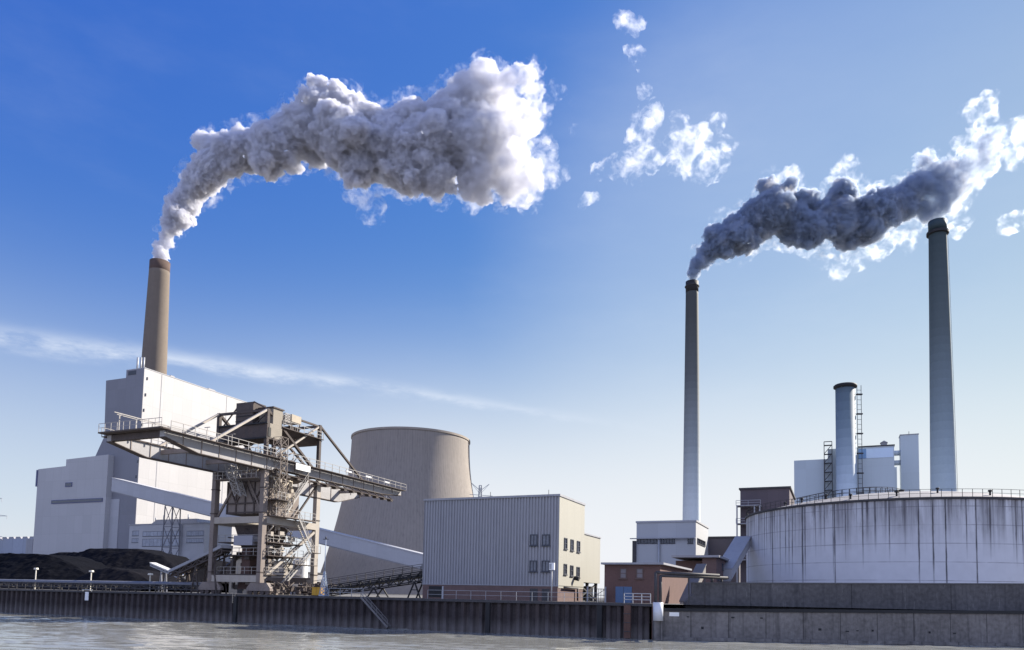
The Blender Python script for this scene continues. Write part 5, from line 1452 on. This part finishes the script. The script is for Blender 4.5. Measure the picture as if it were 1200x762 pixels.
def smoke_material(name, color, d0, x0, x1, d1, thr0, thr1, nscale, aniso=.35, soft=.22, absorb=None):
    """Steam: density and raggedness change along the drift (world x from x0 to x1)."""
    m = bpy.data.materials.new(name); m.use_nodes = True
    t = m.node_tree; t.nodes.clear(); L = t.links.new
    def N(k, **kw):
        n = t.nodes.new(k)
        for a, v in kw.items(): setattr(n, a, v)
        return n
    out = N('ShaderNodeOutputMaterial'); pv = N('ShaderNodeVolumePrincipled')
    pv.inputs['Color'].default_value = (*color, 1); pv.inputs['Anisotropy'].default_value = aniso
    if absorb: pv.inputs['Absorption Color'].default_value = (*absorb, 1)
    g_ = N('ShaderNodeNewGeometry'); sx = N('ShaderNodeSeparateXYZ'); L(g_.outputs['Position'], sx.inputs[0])
    def MR(a, b, c, d):
        n = N('ShaderNodeMapRange'); n.inputs['From Min'].default_value = a; n.inputs['From Max'].default_value = b
        n.inputs['To Min'].default_value = c; n.inputs['To Max'].default_value = d; return n
    den, thr = MR(x0, x1, d0, d1), MR(x0, x1, thr0, thr1)
    L(sx.outputs['X'], den.inputs['Value']); L(sx.outputs['X'], thr.inputs['Value'])
    nz_ = N('ShaderNodeTexNoise'); nz_.inputs['Scale'].default_value = nscale; nz_.inputs['Detail'].default_value = 9; nz_.inputs['Roughness'].default_value = .66; nz_.inputs['Distortion'].default_value = .3
    L(g_.outputs['Position'], nz_.inputs['Vector'])
    s = N('ShaderNodeMath', operation='SUBTRACT'); L(nz_.outputs['Fac'], s.inputs[0]); L(thr.outputs[0], s.inputs[1])
    sm = MR(0, soft, 0, 1); sm.interpolation_type = 'SMOOTHSTEP'; L(s.outputs[0], sm.inputs['Value'])
    mu = N('ShaderNodeMath', operation='MULTIPLY'); L(sm.outputs[0], mu.inputs[0]); L(den.outputs[0], mu.inputs[1])
    L(mu.outputs[0], pv.inputs['Density']); L(pv.outputs[0], out.inputs['Volume'])
    m.cycles.volume_step_rate = 1.0
    return m
scene.cycles.volume_bounces = 6
scene.cycles.volume_step_rate = 0.08
scene.cycles.volume_max_steps = 320
PA = [(187.5, 304, 9), (188.5, 296, 9.5), (190, 288, 11), (194, 278, 12), (200, 265, 15), (208, 251, 18), (217, 237, 21), (226, 223, 24), (236, 210, 27), (248, 196, 29), (246, 172, 22), (232, 168, 10), (268, 184, 33), (290, 178, 34), (312, 172, 36), (335, 165, 38), (358, 155, 42), (380, 138, 42), (400, 128, 32), (405, 165, 48), (430, 148, 36), (420, 195, 34), (455, 175, 46), (480, 148, 40), (478, 195, 40), (505, 170, 50), (510, 205, 32), (530, 140, 44), (545, 112, 34), (568, 88, 25), (555, 170, 55), (560, 210, 34), (590, 110, 28), (610, 90, 19), (626, 84, 14), (585, 160, 46), (600, 200, 40), (612, 232, 17), (625, 207, 25), (647, 204, 13), (618, 140, 28), (628, 112, 15), (640, 165, 9)]
PAX = [(420, 222, 18), (436, 232, 18), (432, 250, 12), (440, 255, 9), (652, 105, 12), (640, 125, 12), (660, 202, 9), (640, 180, 16), (618, 238, 14), (590, 236, 14)]
PBX = [(978, 222, 18), (990, 200, 15), (1000, 215, 16), (970, 295, 19), (985, 316, 12), (1002, 296, 20), (1030, 286, 18), (1060, 278, 18), (1085, 268, 16), (1120, 258, 17), (1122, 272, 10), (1130, 172, 14), (1150, 140, 16), (1140, 130, 13), (1158, 120, 11), (1090, 190, 16), (1060, 215, 16), (925, 210, 14), (905, 215, 16)]
def plume(name, label, cat, blobs, extra, Y, core, fringe, seed):
    p0 = at(*blobs[0][:2], Y)
    o = bpy.data.objects.new(name, None); COL.objects.link(o); tag(o, label, cat); o['kind'] = 'stuff'
    a = puff_mesh('dense_core', blobs, Y, .95, ((16, 6.0, False), (6, 4.2, True), (2.6, 2.6, True), (1.2, 1.3, True)), seed=seed, grow=.80, parent=o); a.data.materials.append(core); a['kind'] = 'stuff'
    b = puff_mesh('thin_fringe', blobs + extra, Y, 1.5, ((12, 7.0, False), (5, 4.0, False), (2.2, 2.5, False)), seed=seed + 1, lumps=5, sub=0, grow=1.06, parent=o); b.data.materials.append(fringe); b['kind'] = 'stuff'
    return o
k = 440 / FPX
plume('white_plume', 'thick white steam plume billowing from the brown chimney across the sky', 'steam plume', PA, PAX, 440,
      smoke_material('white_steam', (.88, .885, .93), .75, (450 - 600) * k, (690 - 600) * k, .14, .22, .54, .10, soft=.24),
      smoke_material('steam_fringe', (.97, .97, .975), .10, (220 - 600) * k, (640 - 600) * k, .06, .53, .505, .13, aniso=.5, soft=.15), 2)
PB = [(811.5, 328, 7.5), (813, 320, 9.5), (818, 308, 13), (829, 296, 18), (846, 284, 25), (865, 275, 30), (885, 262, 34), (905, 250, 34), (903, 225, 19), (925, 218, 13), (930, 262, 32), (950, 270, 28), (945, 238, 22), (965, 250, 22), (985, 262, 32), (1010, 262, 34), (990, 228, 22), (1030, 245, 30), (1055, 240, 28), (1080, 225, 28), (1100, 205, 24), (1085, 188, 13), (1090, 245, 22), (1105, 230, 26), (1125, 212, 26), (1140, 198, 22), (1150, 180, 22), (1165, 160, 18), (1180, 155, 16), (1198, 150, 15), (1190, 182, 13), (1214, 168, 20), (1235, 160, 22)]
k = 480 / FPX
plume('grey_plume', 'dark grey smoke plume with bright ragged fringes drifting from the slim chimney', 'smoke plume', PB, PBX, 480,
      smoke_material('grey_steam', (.56, .63, .74), .75, (1010 - 600) * k, (1230 - 600) * k, .08, .24, .50, .10, soft=.25),
      smoke_material('bright_fringe', (.97, .97, .975), .07, (830 - 600) * k, (1140 - 600) * k, .06, .53, .50, .12, aniso=.55, soft=.15), 4)
def cloudlet(label, blobs, Y, seed, dens=.10, thr=.50):
    o = puff_mesh('small_cloud', blobs, Y, 1.4, ((12, 7.0, False), (4.5, 5.0, False), (2, 2.6, False)), seed=seed, lumps=6, sub=2, grow=1.05)
    o.data.materials.append(smoke_material('thin_white_cloud', (.97, .97, .97), dens, -500, 500, dens, thr, thr, .085, aniso=.55, soft=.15))
    o['kind'] = 'stuff'
    return tag(o, label, 'cloud', 'shreds of white cloud')
cloudlet('largest ragged white cloud shred between the two plumes', [(702, 202, 10), (716, 196, 14), (730, 190, 14), (742, 200, 14), (745, 210, 9), (752, 165, 20), (760, 140, 16), (768, 125, 9), (760, 180, 22), (745, 185, 12), (782, 170, 16), (795, 150, 14), (800, 185, 20), (815, 165, 16), (812, 200, 14), (828, 195, 18), (840, 185, 16), (852, 172, 11), (838, 145, 10), (848, 135, 8), (862, 165, 6), (790, 140, 8)], 450, 21)
cloudlet('topmost small bright cloud shred high above the other shreds', [(725, 20, 7), (735, 25, 10), (742, 30, 9), (750, 27, 8), (744, 36, 6)], 450, 22)
cloudlet('tiny cloud wisp just below the topmost shred', [(738, 60, 5), (745, 63, 7), (750, 67, 5), (749, 80, 3)], 450, 23)
cloudlet('small cloud shred below the largest one, beside the white plume', [(682, 240, 6), (689, 234, 8), (697, 229, 7)], 450, 24)
cloudlet('small cloud shred right of the tall smokeless chimney', [(1168, 272, 7), (1180, 264, 10), (1192, 258, 11), (1208, 254, 13)], 450, 25)
cloudlet('faint small wisp at the ragged tip of the white plume', [(672, 120, 4), (676, 150, 5), (672, 155, 4), (755, 107, 5)], 450, 26, .08)
